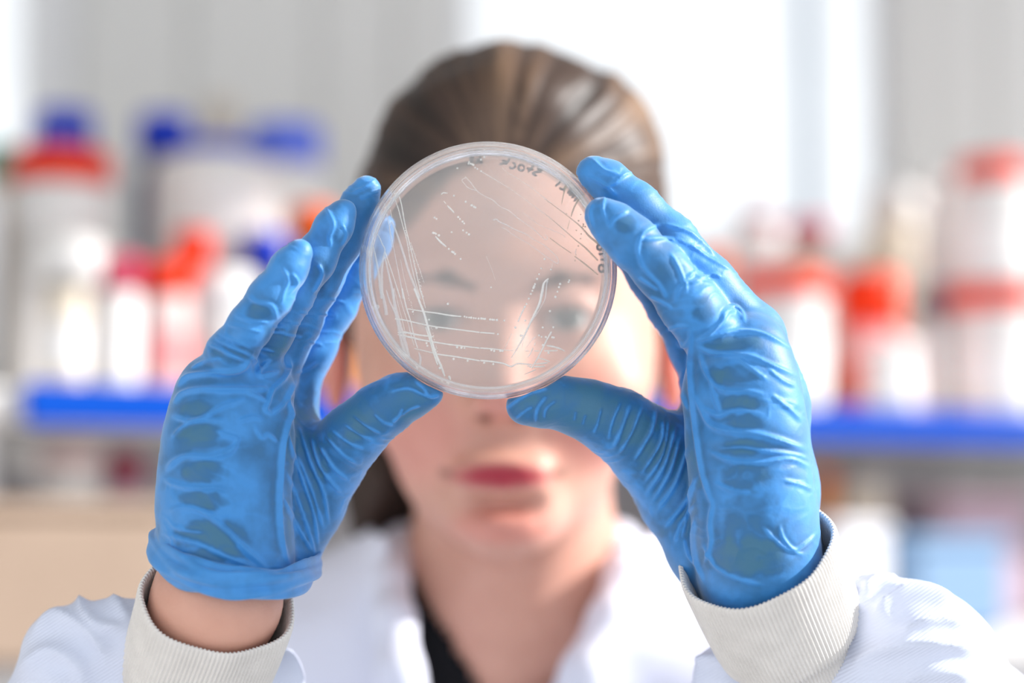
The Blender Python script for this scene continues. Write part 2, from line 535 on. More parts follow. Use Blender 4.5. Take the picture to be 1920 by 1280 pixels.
# picture-right
bottle('small white bottle with a maroon cap beside the right glove', 1424, 104, 396, 424, 770, .20, M['hdpe'], M['maroon'], 'jar', None, capw=64)
bottle('cream bottle with a dusty pink cap behind the maroon-capped bottle', 1520, 96, 408, 456, 770, .26, M['cream'], M['crimson'], 'bottle', None, capw=84)
bottle('white tub with an orange-red lid next to the right glove', 1470, 168, 510, 560, 770, .075, M['hdpe'], M['redcap'], 'tub', M['label'], 'tub', None, 172)
bottle('white tub with a scarlet lid standing at the right edge', 1862, 176, 536, 586, 780, .08, M['hdpe'], M['redcap'], 'tub', M['label'], 'tub', None, 180)
r2_, zt2_ = bottle('tall cream bottle behind the red and yellow one', 1680, 150, 356, 410, 770, .32, M['cream'], M['hdpe'], 'bottle', None, capw=110)
d_ = dshelf(1862) + .08
bottle('white tub with a red lid stacked on the scarlet-lidded tub', 1862, 164, 296, 350, 536, .08, M['hdpe'], M['redcap'], 'tub', M['label'], 'tub', None, 124, float(P(1862, 536, d_)[2]) + .0005)
bottle('stout bottle with a big orange-red cap in the middle of the right shelf', 1632, 112, 512, 612, 770, .10, M['pinklabel'], M['redcap'], 'jar', M['redcap'], capw=118)
bottle('small white jar in front of the stout orange-capped bottle', 1672, 96, 640, 664, 770, .045, M['hdpe'], M['label'], 'jar', M['label'])
bottle('grey-capped small bottle beside the stacked tubs', 1738, 60, 556, 594, 770, .10, M['hdpe'], M['darkgrey'], 'bottle', None, capw=44)
bottle('tall white wash bottle with a bluish band behind the stacked tubs', 1768, 80, 330, 380, 770, .17, M['hdpe'], M['hdpe'], 'bottle', M['traylight'], capw=50)
bottle('white bottle with an orange cap behind the right glove', 1338, 70, 470, 520, 770, .10, M['hdpe'], M['orangecap'], 'bottle', None, capw=60)


def crate(label, name, cat, x0, x1, y0, y1, off, depth, m, standz=None, lid=None, bev=.006):
    """box-shaped thing on the lower board"""
    xc = (x0 + x1) / 2; d = dshelf(xc) + off
    a, b = P(x0, y0, d), P(x1, y1, d)
    z0 = (Z2 + .0005) if standz is None else standz
    u = float((P(xc, 700, d) - A0) @ sdir); v = float((P(xc, 700, d) - A0) @ snrm)
    w = (x1 - x0) * KP * d
    root = empty(name, (A0[0] + u * sdir[0] + v * snrm[0], A0[1] + u * sdir[1] + v * snrm[1], z0))
    tag(root, label, cat)
    zt = a[2]
    t = .0025
    # open walls around a floor, so it reads as a container
    sbox('body', u - w / 2, u + w / 2, v, v + depth, z0, zt - .012, m, root, bev)
    sbox('lid', u - w / 2 - t, u + w / 2 + t, v - t, v + depth + t, zt - .0125, zt, lid or m, root, .003)
    return root


crate('tan cardboard box on the lower board at the far left', 'cardboard_box', 'box', -60, 330, 935, 1095, -.07, .09, M['tan'])
bottle('pale bottle with a pink cap standing behind the tan cardboard box', 120, 130, 802, 846, 1095, .22, M['hdpe'], M['pinkish'], 'jar', None, standz=Z2 + .0005)
bottle('maroon-capped jar standing behind the tan cardboard box', 232, 66, 846, 905, 1095, .22, M['mauve'], M['maroon'], 'jar', None, standz=Z2 + .0005)
bottle('grey jar with a white lid at the far left, behind the tan cardboard box', 40, 80, 830, 880, 1095, .22, M['greycap'], M['hdpe'], 'jar', None, standz=Z2 + .0005)
crate('pale lilac storage box with a white lid on the lower board at the right', 'storage_box', 'box', 1750, 1960, 925, 1095, .13, .14, M['mauve'], None, M['bin'])
crate('light blue tray box in front of the lilac box', 'tray_box', 'box', 1690, 1905, 1000, 1095, -.06, .06, M['traylight'], None, M['traylight'])
crate('white plastic carton beside the right sleeve', 'carton', 'box', 1552, 1680, 975, 1095, -.06, .12, M['whitebox'])
bottle('orange bottle behind the right cuff', 1548, 40, 882, 905, 1095, .14, M['orange'], M['orangecap'], 'jar', None, standz=Z2 + .0005)
bottle('black-capped bottle behind the light blue tray box', 1712, 46, 952, 1000, 1095, .03, M['mauve'], M['darkgrey'], 'jar', None, standz=Z2 + .0005)
bottle('cream jar with a grey lid behind the white carton', 1620, 90, 870, 900, 1095, .16, M['cream'], M['greycap'], 'jar', None, standz=Z2 + .0005)
# ------------------------------------------------------------------ the person
person = empty('person', (0.0, 0.99, 0.0))
tag(person, 'person in a white lab coat and blue gloves holding up a round dish', 'person')


def skin_material():
    m = material('skin', lin(216, 165, 146), 0.5, lin(208, 156, 137), 60, 0.12, 900, 0.4, 0.12)
    nt = m.node_tree; b = nt.nodes['Principled BSDF']
    src = b.inputs['Base Color'].links[0].from_socket
    for an, colr in (('blush', lin(226, 128, 118)), ('lips', lin(176, 50, 66)), ('dark', lin(70, 42, 34))):
        at = nd(nt, 'ShaderNodeAttribute'); at.attribute_name = an
        mx = nd(nt, 'ShaderNodeMix', data_type='RGBA')
        mx.inputs['B'].default_value = colr
        nt.links.new(at.outputs['Fac'], mx.inputs['Factor'])
        nt.links.new(src, mx.inputs['A'])
        src = mx.outputs['Result']
    nt.links.new(src, b.inputs['Base Color'])
    return m


M['skin'] = skin_material()
M['coat'] = material('lab_coat_cotton', lin(224, 228, 243), 0.85, None, 20, 0, 200, 0.2, 0, 0.1)
M['black'] = material('black_jersey', lin(16, 16, 20), 0.85, None, 20, 0.3, 600, 0.2)
M['trouser'] = material('dark_trousers', lin(40, 44, 56), 0.85, None, 20, 0.3, 500, 0.2)
M['shoe'] = material('dark_shoe', lin(28, 28, 30), 0.5)

HC = P(945, 500, 0.975)
# wrists, elbows, shoulders
WL, WR = P(424, 1085, .712), P(1432, 1060, .716)
EL, ER = P(-130, 2080, .86), P(2020, 2060, .86)
SL, SR = P(330, 1400, 1.04), P(1610, 1400, 1.04)
NB = P(968, 1180, 1.02)

F = Field((-0.40, 0.60, 0.86), (0.42, 1.22, 1.66), 0.0034)


def torso_into(f, k=0.03, m=0.045):
    hip = np.array([0.0, 1.03, 0.92])
    f.cone(NB + np.array([0, .01, -.16]), NB + np.array([0, .02, -.16]), .10, .10, k, m)
    f.cone(NB + np.array([-.075, .015, -.16]), hip + np.array([-.06, 0, .12]), .095, .09, k, m)
    f.cone(NB + np.array([.075, .015, -.16]), hip + np.array([.06, 0, .12]), .095, .09, k, m)
    f.cone(hip + np.array([-.07, 0, .12]), hip + np.array([-.08, 0, 0]), .10, .11, k, m)
    f.cone(hip + np.array([.07, 0, .12]), hip + np.array([.08, 0, 0]), .10, .11, k, m)
    f.cone(P(968, 1130, 1.025), SL, .050, .050, k, m)
    f.cone(P(968, 1130, 1.025), SR, .050, .050, k, m)
    f.cone(SL, EL, .050, .040, k, m)
    f.cone(SR, ER, .050, .040, k, m)


torso_into(F)
up = lambda x, z, d: RGT * x + UPV * z + FWD * d
unit_ = lambda v: v / np.linalg.norm(v)
CL, CR = P(408, 1120, .708), P(1413, 1032, .707)             # centres of the cuff openings
AL0, AL1 = unit_(up(-.26, -.78, .56)), unit_(up(-.47, -.76, .45))
AR0, AR1 = unit_(up(.34, -.78, .52)), unit_(up(.42, -.78, .46))
for e, w, c, a0, a1, hand in ((EL, WL, CL, AL0, AL1, P(424, 960, .712)), (ER, WR, CR, AR0, AR1, CR + UPV * .004)):
    mid_ = c + (a0 + a1) / 2 * .085
    F.cone(e, mid_ + (e - mid_) * .4, .038, .037, .02)
    F.cone(mid_ + (e - mid_) * .4, mid_, .037, .022, .012)
    rw = .0212 if hand[0] < 0 else .0180
    F.cone(mid_, c, .022, rw, .012)
    F.cone(c, hand, rw, .016, .01)
# neck, skull, jaw
F.cone(P(962, 930, .995), P(970, 1200, 1.01), .049, .053, .02, .04)
F.ell(P(945, 455, .985), (.0715, .092, .082), .02, .04)
F.ell(P(947, 640, .955), (.069, .073, .070), .03, .04)
F.cone(P(948, 740, .953), P(948, 850, .938), .0595, .046, .03, .04)
F.cone(P(948, 850, .930), P(948, 950, .908), .042, .0215, .02, .03)
F.ell(P(948, 965, .900), (.020, .016, .014), .014)
F.ell(P(790, 745, .913), (.026, .022, .024), .018); F.ell(P(1105, 745, .913), (.026, .022, .024), .018)
# nose, brow, eye hollows, mouth
F.ell(P(825, 600, .874), (.019, .013, .013), .010, cut=True); F.ell(P(1062, 600, .874), (.019, .013, .013), .010, cut=True)
F.ell(P(945, 505, .897), (.050, .012, .010), .012)
F.cone(P(943, 590, .889), P(941, 738, .868), .0065, .0105, .009)
F.ell(P(903, 762, .880), (.0085, .010, .0075), .006); F.ell(P(980, 762, .880), (.0085, .010, .0075), .006)
F.ell(P(912, 786, .876), (.0042, .005, .0035), .002, cut=True); F.ell(P(972, 786, .876), (.0042, .005, .0035), .002, cut=True)
F.ell(P(940, 876, .886), (.023, .010, .0062), .006); F.ell(P(940, 908, .887), (.020, .010, .0072), .006)
F.ell(P(940, 891, .874), (.029, .0045, .0016), .002, cut=True)
F.ell(P(940, 945, .888), (.018, .006, .005), .008, cut=True)
# eyelids
for ex in (825, 1062):
    c = P(ex, 598, .8965)
    F.ell(c, (.0150, .0138, .0135), .005)
    F.ell(c - FWD * .013 + UPV * -.0006, (.0118, .010, .0040), .0015, cut=True)
# ears
for ex, s in ((630, -1), (1263, 1)):
    c = P(ex, 668, .985)
    F.ell(c, (.0075, .017, .029), .006)
    F.ell(c + np.array([s * .006, -.008, .002]), (.004, .009, .018), .004, cut=True)
V, Fq = F.surf(0, 3)
V, Fq = V, Fq
px, py, dp = proj(V)
hd = (dp < 1.0) & (py < 1060) & (px > 560) & (px < 1330)
front = hd & (dp < .925)
el = lambda cx, cy, rx, ry: np.clip(1.3 - ((px - cx) / rx) ** 2 - ((py - cy) / ry) ** 2, 0, 1)
lips = el(940, 893, 100, 26) * front
blush = np.clip(0.30 * el(770, 810, 110, 110) * hd + 0.42 * el(1130, 790, 110, 100) * hd + 0.35 * el(942, 755, 60, 40) * front + 0.4 * el(948, 985, 110, 40) * front, 0, 1)
blush = np.clip(blush + 0.5 * ((np.abs(px - 630) < 40) | (np.abs(px - 1263) < 35)) * (np.abs(py - 668) < 130) * (dp > .95) * (dp < 1.02), 0, 0.8)
dark = np.clip(0.75 * el(825, 592, 62, 22) * front + 0.75 * el(1062, 592, 62, 22) * front + 0.8 * (el(910, 784, 14, 9) + el(972, 784, 14, 9)) * front + .6 * el(836, 888, 14, 10) * front + .6 * el(1046, 888, 14, 10) * front, 0, .9)
body = mesh('body', V, Fq, M['skin'], person, attrs={'lips': lips, 'blush': blush, 'dark': dark})

# eyes
def eye(px_, py_, d):
    c = P(px_, py_, d)
    prof = [(0.0118 * math.sin(t), -0.0118 * math.cos(t)) for t in np.linspace(0.0, math.pi, 17)]
    prof = [(max(r, 1e-5), z) for r, z in prof]
    Ve, Fe = lathe(prof, 24)
    Ve = np.stack([Ve[:, 0], Ve[:, 2], Ve[:, 1]], 1)            # pole towards the camera
    mi = []
    for q in Fe:
        y = Ve[list(q), 1].mean(); r = np.hypot(Ve[list(q), 0], Ve[list(q), 2]).mean()
        mi.append(2 if (y < 0 and r < 0.0024) else 1 if (y < 0 and r < 0.0056) else 0)
    mesh('eye', Ve + c, [q[::-1] for q in Fe], None, person, mats=[M['eyewhite'], M['iris'], M['pupil']], midx=mi)


M['eyewhite'] = material('eye_white', lin(230, 224, 220), 0.2)
M['iris'] = material('iris', lin(96, 104, 96), 0.2)
M['pupil'] = material('pupil', lin(10, 10, 10), 0.1)
eye(825, 598, .8965); eye(1062, 598, .8965)
M['brow'] = material('eyebrow_hair', lin(74, 52, 40), 0.8)
for pts in ([(745, 545), (790, 520), (840, 520), (890, 540)], [(1145, 545), (1100, 520), (1050, 520), (1000, 540)]):
    f = Field(P(min(p[0] for p in pts) - 40, 600, .86) - .01, P(max(p[0] for p in pts) + 40, 470, .95) + .01, .0012)
    rr = [6, 11, 12, 8]; dd = [.9035, .892, .886, .884]
    f.chain([(p[0], p[1], d, r) for p, d, r in zip(pts, dd, rr)], .004)
    Vb, Fb = f.surf(0, 2)
    mesh('eyebrow', Vb, Fb, M['brow'], person)

# hair: pulled back over the head, tied low behind
def hair_material():
    m = material('brown_hair', lin(74, 54, 42), 0.5, None, 20, 0, 200, 0.4)
    nt = m.node_tree; b = nt.nodes['Principled BSDF']
    at = nd(nt, 'ShaderNodeAttribute'); at.attribute_name = 'strand'
    r = nd(nt, 'ShaderNodeValToRGB'); e = r.color_ramp.elements
    e[0].position = 0.2; e[0].color = lin(36, 26, 22); e[1].position = 0.9; e[1].color = lin(134, 106, 84)
    x = e.new(.55); x.color = lin(70, 52, 43)
    nt.links.new(at.outputs['Fac'], r.inputs['Fac']); nt.links.new(r.outputs['Color'], b.inputs['Base Color'])
    return m


M['hair'] = hair_material()
H = Field(HC - np.array([.13, .16, .20]), HC + np.array([.13, .16, .16]), .0022)
H.ell(P(945, 466, .992), (.0790, .101, .0905), .01)
H.ell(P(960, 235, .975), (.052, .070, .030), .03)
H.ell(P(1110, 330, .985), (.035, .060, .040), .02)
H.cone(P(690, 470, .985), P(668, 620, .975), .014, .008, .02)
H.cone(P(1205, 470, .985), P(1232, 600, .978), .014, .008, .02)
cutf = P(950, 632, .855)
H.ell(cutf, (.0660, .085, .090), .012, cut=True)
H.ell(P(948, 800, .88), (.085, .10, .060), .012, cut=True)
H.cone(P(930, 640, 1.085), P(900, 760, 1.09), .030, .024, .02)
H.cone(P(900, 760, 1.09), P(735, 900, 1.045), .024, .019, .02)
H.cone(P(735, 900, 1.045), P(690, 985, 1.025), .019, .009, .02)
Vh, Fh = H.surf(0, 2)
Nh = normals(Vh, Fh)
r = Vh - P(945, 480, 1.05)
ang = np.arctan2(r[:, 2], r[:, 0]) * 1.0
wob = vnoise(r * 22) * .35
st = vnoise(np.stack([ang * 9 + wob * 3, r[:, 1] * 8, np.zeros(len(ang))], 1)) * .6 + vnoise(np.stack([ang * 30 + wob * 9, r[:, 1] * 14, np.ones(len(ang))], 1)) * .4
Vh = Vh + Nh * (0.0022 * st + 0.0030 * vnoise(r * 38))[:, None]
mesh('hair', Vh, Fh, M['hair'], person, attrs={'strand': np.clip(.42 + st * .34 + .3 * vnoise(r * 20 + 3), 0, 1)})

# black top under the coat
T = Field((-0.27, 0.86, 0.90), (0.29, 1.20, 1.46), .004)
torso_into(T)
T.cone(P(962, 930, .995), P(970, 1200, 1.01), .049, .053, .02, .04)
Vt, Ft = T.surf(.003, 2)
px, py, dp = proj(Vt)
cx, cy = px[Ft].mean(1), py[Ft].mean(1)
neckline = 1100 + (cx - 785) * 1.7
neckline = np.where(cx > 1010, 1513 - (cx - 1010) * 1.6, neckline)
Ft = Ft[(cy > neckline)]
sh = mesh('top', Vt, Ft, M['black'], person)

# lab coat: body, collar, sleeves with knitted cuffs
coat = empty('lab_coat', (0, 1.02, 0.50), person)
coat['label'] = 'white cotton lab coat with knitted cuffs'
T.d -= .0
Vc, Fc = T.surf(.011, 3)
px, py, dp = proj(Vc)
cx, cy, cdp = px[Fc].mean(1), py[Fc].mean(1), dp[Fc].mean(1)
Nc = normals(Vc, Fc)
opening_l = 742 + (cy - 1080) * .12
opening_r = 1168 - (cy - 1080) * .30 - np.maximum(cy - 1235, 0) * 1.2
isfront = Nc[Fc].mean(1)[:, 1] < 0.1
neckhole = (cy < 1010) & (np.abs(cx - 968) < 260)
openv = (cx > opening_l) & (cx < opening_r) & isfront
Fc = Fc[~(neckhole | openv)]
Nn = vnoise(Vc * 18) * .004 + vnoise(Vc * 42 + 9) * .002
Vc = Vc + Nc * Nn[:, None]
o = mesh('coat_body', Vc, Fc, M['coat'], coat)
sm = o.modifiers.new('thickness', 'SOLIDIFY'); sm.thickness = .002; sm.offset = -1
# skirt of the coat
sk = Field((-0.30, 0.80, 0.48), (0.30, 1.26, 1.00), .007)
for s in (-1, 1):
    sk.cone((s * .075, 1.03, .95), (s * .095, 1.03, .62), .118, .125, .05, .02)
Vs, Fs_ = sk.surf(0, 2)
Vs = Vs + normals(Vs, Fs_) * (.010 * np.sin(np.arctan2(Vs[:, 1] - 1.03, Vs[:, 0]) * 11) * np.clip((1.0 - Vs[:, 2]) * 2, 0, 1))[:, None]
mesh('coat_skirt', Vs, Fs_, M['coat'], coat)
for s in (-1, 1):                                      # legs and shoes below
    lg = Field((min(0, s * .26), .88, .03), (max(0, s * .26), 1.18, .70), .007)
    lg.cone((s * .095, 1.03, .66), (s * .10, 1.02, .48), .085, .062, .02)
    lg.cone((s * .10, 1.02, .48), (s * .105, 1.04, .10), .062, .050, .02)
    Vl, Fl = lg.surf(0, 2)
    mesh('trouser_leg', Vl, Fl, M['trouser'], person)
    lg = Field((s * .105 - .07, .78, -.02), (s * .105 + .07, 1.14, .13), .005)
    lg.cone((s * .105, 1.06, .045), (s * .112, .88, .032), .043, .032, .02)
    lg.cone((s * .105, 1.05, .05), (s * .105, 1.045, .085), .045, .048, .02)
    Vl, Fl = lg.surf(0, 2); Vl[:, 2] = np.maximum(Vl[:, 2], 0.0005)
    mesh('shoe', Vl, Fl, M['shoe'], person)
# lapels: thick rolled bands along the opening
for pts in ([(748, 1040, 1.00, 32), (732, 1090, .968, 34), (738, 1160, .948, 40), (748, 1260, .934, 44), (790, 1400, .925, 44)],
            [(1160, 1030, 1.00, 34), (1172, 1085, .965, 38), (1146, 1160, .945, 42), (1100, 1260, .93, 46), (1030, 1400, .925, 44)]):
    q = [P(*p[:3]) for p in pts]
    f = Field(np.min(q, 0) - .03, np.max(q, 0) + .03, .002)
    f.chain(pts, .006)
    Vl, Fl = f.surf(0, 2)
    c0 = Vl.mean(0)
    mesh('lapel', Vl, Fl, M['coat'], coat)


cpts = [(742, 1050, 1.00, 34), (752, 1022, 1.03, 36), (820, 1004, 1.07, 38), (968, 996, 1.09, 38), (1110, 1002, 1.07, 38), (1160, 1016, 1.03, 36), (1164, 1044, 1.00, 34)]
q = [P(*p[:3]) for p in cpts]
f = Field(np.min(q, 0) - .03, np.max(q, 0) + .03, .002)
f.chain(cpts, .006)
Vl, Fl = f.surf(0, 2)
mesh('collar', Vl, Fl, M['coat'], coat)


def twill():
    m = material('lab_coat_twill', lin(218, 224, 243), 0.8, None, 20, 0, 200, 0.2, 0, 0.15)
    nt = m.node_tree; b = nt.nodes['Principled BSDF']
    tc = nd(nt, 'ShaderNodeTexCoord')
    mp = nd(nt, 'ShaderNodeMapping'); mp.inputs['Rotation'].default_value = (0, math.radians(32), 0)
    w = nd(nt, 'ShaderNodeTexWave'); w.inputs['Scale'].default_value = 290; w.inputs['Distortion'].default_value = .6; w.inputs['Detail'].default_value = 1
    w.bands_direction = 'Z'
    bp = nd(nt, 'ShaderNodeBump'); bp.inputs['Strength'].default_value = .35; bp.inputs['Distance'].default_value = .0004
    nt.links.new(tc.outputs['Object'], mp.inputs['Vector']); nt.links.new(mp.outputs['Vector'], w.inputs['Vector'])
    nt.links.new(w.outputs['Fac'], bp.inputs['Height']); nt.links.new(bp.outputs['Normal'], b.inputs['Normal'])
    return m


M['twill'] = twill()
M['knit'] = material('ribbed_knit', lin(232, 228, 224), 0.9, lin(224, 220, 216), 90, 0.35, 1500, 0.15, 0, 0.2)


def sleeve(chains, elbow, wrist, strokes, soft):
    q = [P(*p[:3]) for c in chains for p in c] + [elbow]
    f = Field(np.min(q, 0) - .065, np.max(q, 0) + .065, .0016)
    for c in chains: f.chain(c, soft)
    Vs, Fs = f.surf(0, 3)
    Ns = normals(Vs, Fs)
    px, py, dp = proj(Vs)
    lift, ridge = creases(Vs, Ns, px, py, strokes)
    lift = lift + vnoise(Vs * 30) * .0026 + vnoise(Vs * 75 + 5) * .0006
    Vs = Vs + Ns * lift[:, None]
    return mesh('sleeve', Vs, Fs, M['twill'], coat)


sleeve([[(215, 1185, .728, 60), (150, 1245, .735, 95), (120, 1400, .75, 150), (0, 1800, .81, 190), (-130, 2080, .86, 180)],
        [(330, 1235, .735, 120), (300, 1400, .75, 190), (60, 1800, .81, 200)],
        [(500, 1268, .745, 55), (470, 1360, .75, 110), (300, 1600, .78, 190)]], EL, WL,
       [(5.0, 15, [(146, 1108), (158, 1145), (190, 1172), (232, 1172)]), (5.0, 16, [(55, 1205), (105, 1162), (150, 1172), (185, 1205), (198, 1240)]),
        (4.4, 17, [(35, 1265), (85, 1222), (130, 1232), (165, 1268)]), (4.0, 16, [(530, 1210), (548, 1245), (560, 1285)]), (3.4, 13, [(205, 1112), (224, 1135), (238, 1160)]), (3.6, 15, [(100, 1285), (140, 1270), (175, 1290)])], .012)
sleeve([[(1625, 1130, .728, 58), (1690, 1195, .725, 105), (1735, 1255, .73, 125), (1800, 1420, .755, 170), (1940, 1800, .81, 190), (2020, 2060, .86, 180)],
        [(1610, 1300, .722, 75), (1640, 1380, .735, 120), (1760, 1600, .78, 170)],
        [(1352, 1265, .735, 58), (1400, 1360, .745, 110), (1560, 1600, .78, 180)]], ER, WR,
       [(4.5, 14, [(1612, 1100), (1645, 1078), (1690, 1080)]), (5.2, 16, [(1636, 1150), (1662, 1116), (1710, 1100), (1760, 1112), (1805, 1148)]),
        (4.6, 16, [(1684, 1186), (1722, 1166), (1772, 1160), (1820, 1182)]), (4.8, 18, [(1590, 1252), (1650, 1218), (1740, 1205), (1840, 1216)]), (3.6, 16, [(1680, 1290), (1740, 1262), (1820, 1262)]),
        (4.0, 13, [(1298, 1236), (1335, 1232), (1378, 1252)]), (3.6, 12, [(1330, 1196), (1350, 1216), (1380, 1232)])], .012)


def cuff(path, ribs=112):
    """knitted tube: path of (centre, axis, radius) rings from the rim down; the rim is turned inwards"""
    seg = ribs * 6
    th = np.arange(seg) / seg * 2 * math.pi
    rows = []
    C = np.array([p[0] for p in path]); A = np.array([p[1] for p in path]); R = np.array([p[2] for p in path]); D = np.array([p[3] for p in path])
    for c, a, r, dp_ in zip(C, A, R, D):
        a = a / np.linalg.norm(a)
        u = np.cross(a, FWD); u /= np.linalg.norm(u); v = np.cross(a, u)
        wav = 0.00036 * dp_ * np.cos(th * ribs) + .0007 * np.sin(th * 3 + 1.3) + .0004 * np.sin(th * 7)
        rr = r + wav
        rows.append(c + np.cos(th)[:, None] * u * rr[:, None] + np.sin(th)[:, None] * v * rr[:, None])
    Vk = np.concatenate(rows); n = len(path)
    i = np.arange(seg); j = (i + 1) % seg
    Fk = np.concatenate([np.stack([k * seg + i, k * seg + j, (k + 1) * seg + j, (k + 1) * seg + i], 1) for k in range(n - 1)])
    return mesh('knit_cuff', Vk, Fk, M['knit'], coat)


def cuff_path(c0, a0, a1, r0, prof):
    """prof: (distance along, radius factor, rib depth) from inside the opening over the rim and down"""
    out = []; cc = np.array(c0, float)
    a0 = np.array(a0, float); a0 /= np.linalg.norm(a0); a1 = np.array(a1, float); a1 /= np.linalg.norm(a1)
    L = max(p[0] for p in prof)
    for s, rf, dep in prof:
        t = np.clip(s / L, 0, 1)
        a = a0 * (1 - t) + a1 * t
        pos = c0 + a0 * s + (a1 - a0) * s * t * .5
        out.append((pos, a, r0 * rf, dep))
    return out


prof = [(.030, .80, 0), (.022, .86, .3), (.012, .905, .6), (.005, .935, .8), (.0018, .95, .9), (.0004, .965, 1), (0, .983, 1), (.0004, 1.0, 1), (.0018, 1.012, 1), (.005, 1.012, 1), (.010, 1.006, 1), (.018, 1.0, 1), (.026, .99, 1), (.034, .975, 1), (.040, .95, 1), (.0425, .925, 1), (.043, .88, 1), (.044, .84, 1), (.050, .82, 1), (.060, .82, 1), (.072, .82, .8)]
cuff(cuff_path(CL, AL0, AL1, .0275, prof))
cuff(cuff_path(CR, AR0, AR1, .0285, prof))
# ------------------------------------------------------------------ gloves
def glove_material():
    m = bpy.data.materials.new('blue_nitrile')
    m.use_nodes = True
    nt = m.node_tree
    b = nt.nodes['Principled BSDF']
    at = nd(nt, 'ShaderNodeAttribute'); at.attribute_name = 'loose_lit'
    tc = nd(nt, 'ShaderNodeTexCoord')
    n1 = nd(nt, 'ShaderNodeTexNoise'); n1.inputs['Scale'].default_value = 160; n1.inputs['Detail'].default_value = 5
    nt.links.new(tc.outputs['Object'], n1.inputs['Vector'])
    mr = nd(nt, 'ShaderNodeMapRange'); mr.inputs['From Min'].default_value = 0.3; mr.inputs['From Max'].default_value = 0.7
    mr.inputs['To Min'].default_value = -0.14; mr.inputs['To Max'].default_value = 0.14
    nt.links.new(n1.outputs['Fac'], mr.inputs['Value'])
    ad = nd(nt, 'ShaderNodeMath', operation='ADD', use_clamp=True)
    nt.links.new(at.outputs['Fac'], ad.inputs[0]); nt.links.new(mr.outputs['Result'], ad.inputs[1])
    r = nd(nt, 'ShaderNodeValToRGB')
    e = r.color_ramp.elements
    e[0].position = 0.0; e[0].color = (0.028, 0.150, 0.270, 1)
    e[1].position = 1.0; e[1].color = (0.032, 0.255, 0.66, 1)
    x = e.new(0.45); x.color = (0.008, 0.130, 0.335, 1)  # deep teal mid tone, also carries the shade painted on the thumbs
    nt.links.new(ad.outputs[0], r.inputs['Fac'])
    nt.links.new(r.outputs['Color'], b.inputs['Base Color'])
    b.inputs['Roughness'].default_value = 0.5
    b.inputs['Coat Weight'].default_value = 0.45
    b.inputs['Coat Roughness'].default_value = 0.55
    b.inputs['Specular IOR Level'].default_value = 0.35
    b.inputs['Sheen Weight'].default_value = 0.48
    b.inputs['Sheen Roughness'].default_value = 0.5
    b.inputs['Sheen Tint'].default_value = (0.75, 0.88, 1, 1)
    n2 = nd(nt, 'ShaderNodeTexNoise'); n2.inputs['Scale'].default_value = 1400; n2.inputs['Detail'].default_value = 3
    nt.links.new(tc.outputs['Object'], n2.inputs['Vector'])
    bp = nd(nt, 'ShaderNodeBump'); bp.inputs['Strength'].default_value = 0.22; bp.inputs['Distance'].default_value = 0.0004
    nt.links.new(n2.outputs['Fac'], bp.inputs['Height'])
    nt.links.new(bp.outputs['Normal'], b.inputs['Normal'])
    return m


M['glove'] = glove_material()
DC = P(915, 508, .708)
tilt = Matrix.Rotation(math.pi / 2 + PITCH, 4, 'X') @ Matrix.Rotation(math.radians(-2.0), 4, 'X') @ Matrix.Rotation(math.radians(1.5), 4, 'Y')
TINV = tilt.inverted()
GRES = 0.00053


def lerp_chain(a, b, n): return [tuple(x + (y - x) * i / n for x, y in zip(a, b)) for i in range(n + 1)]


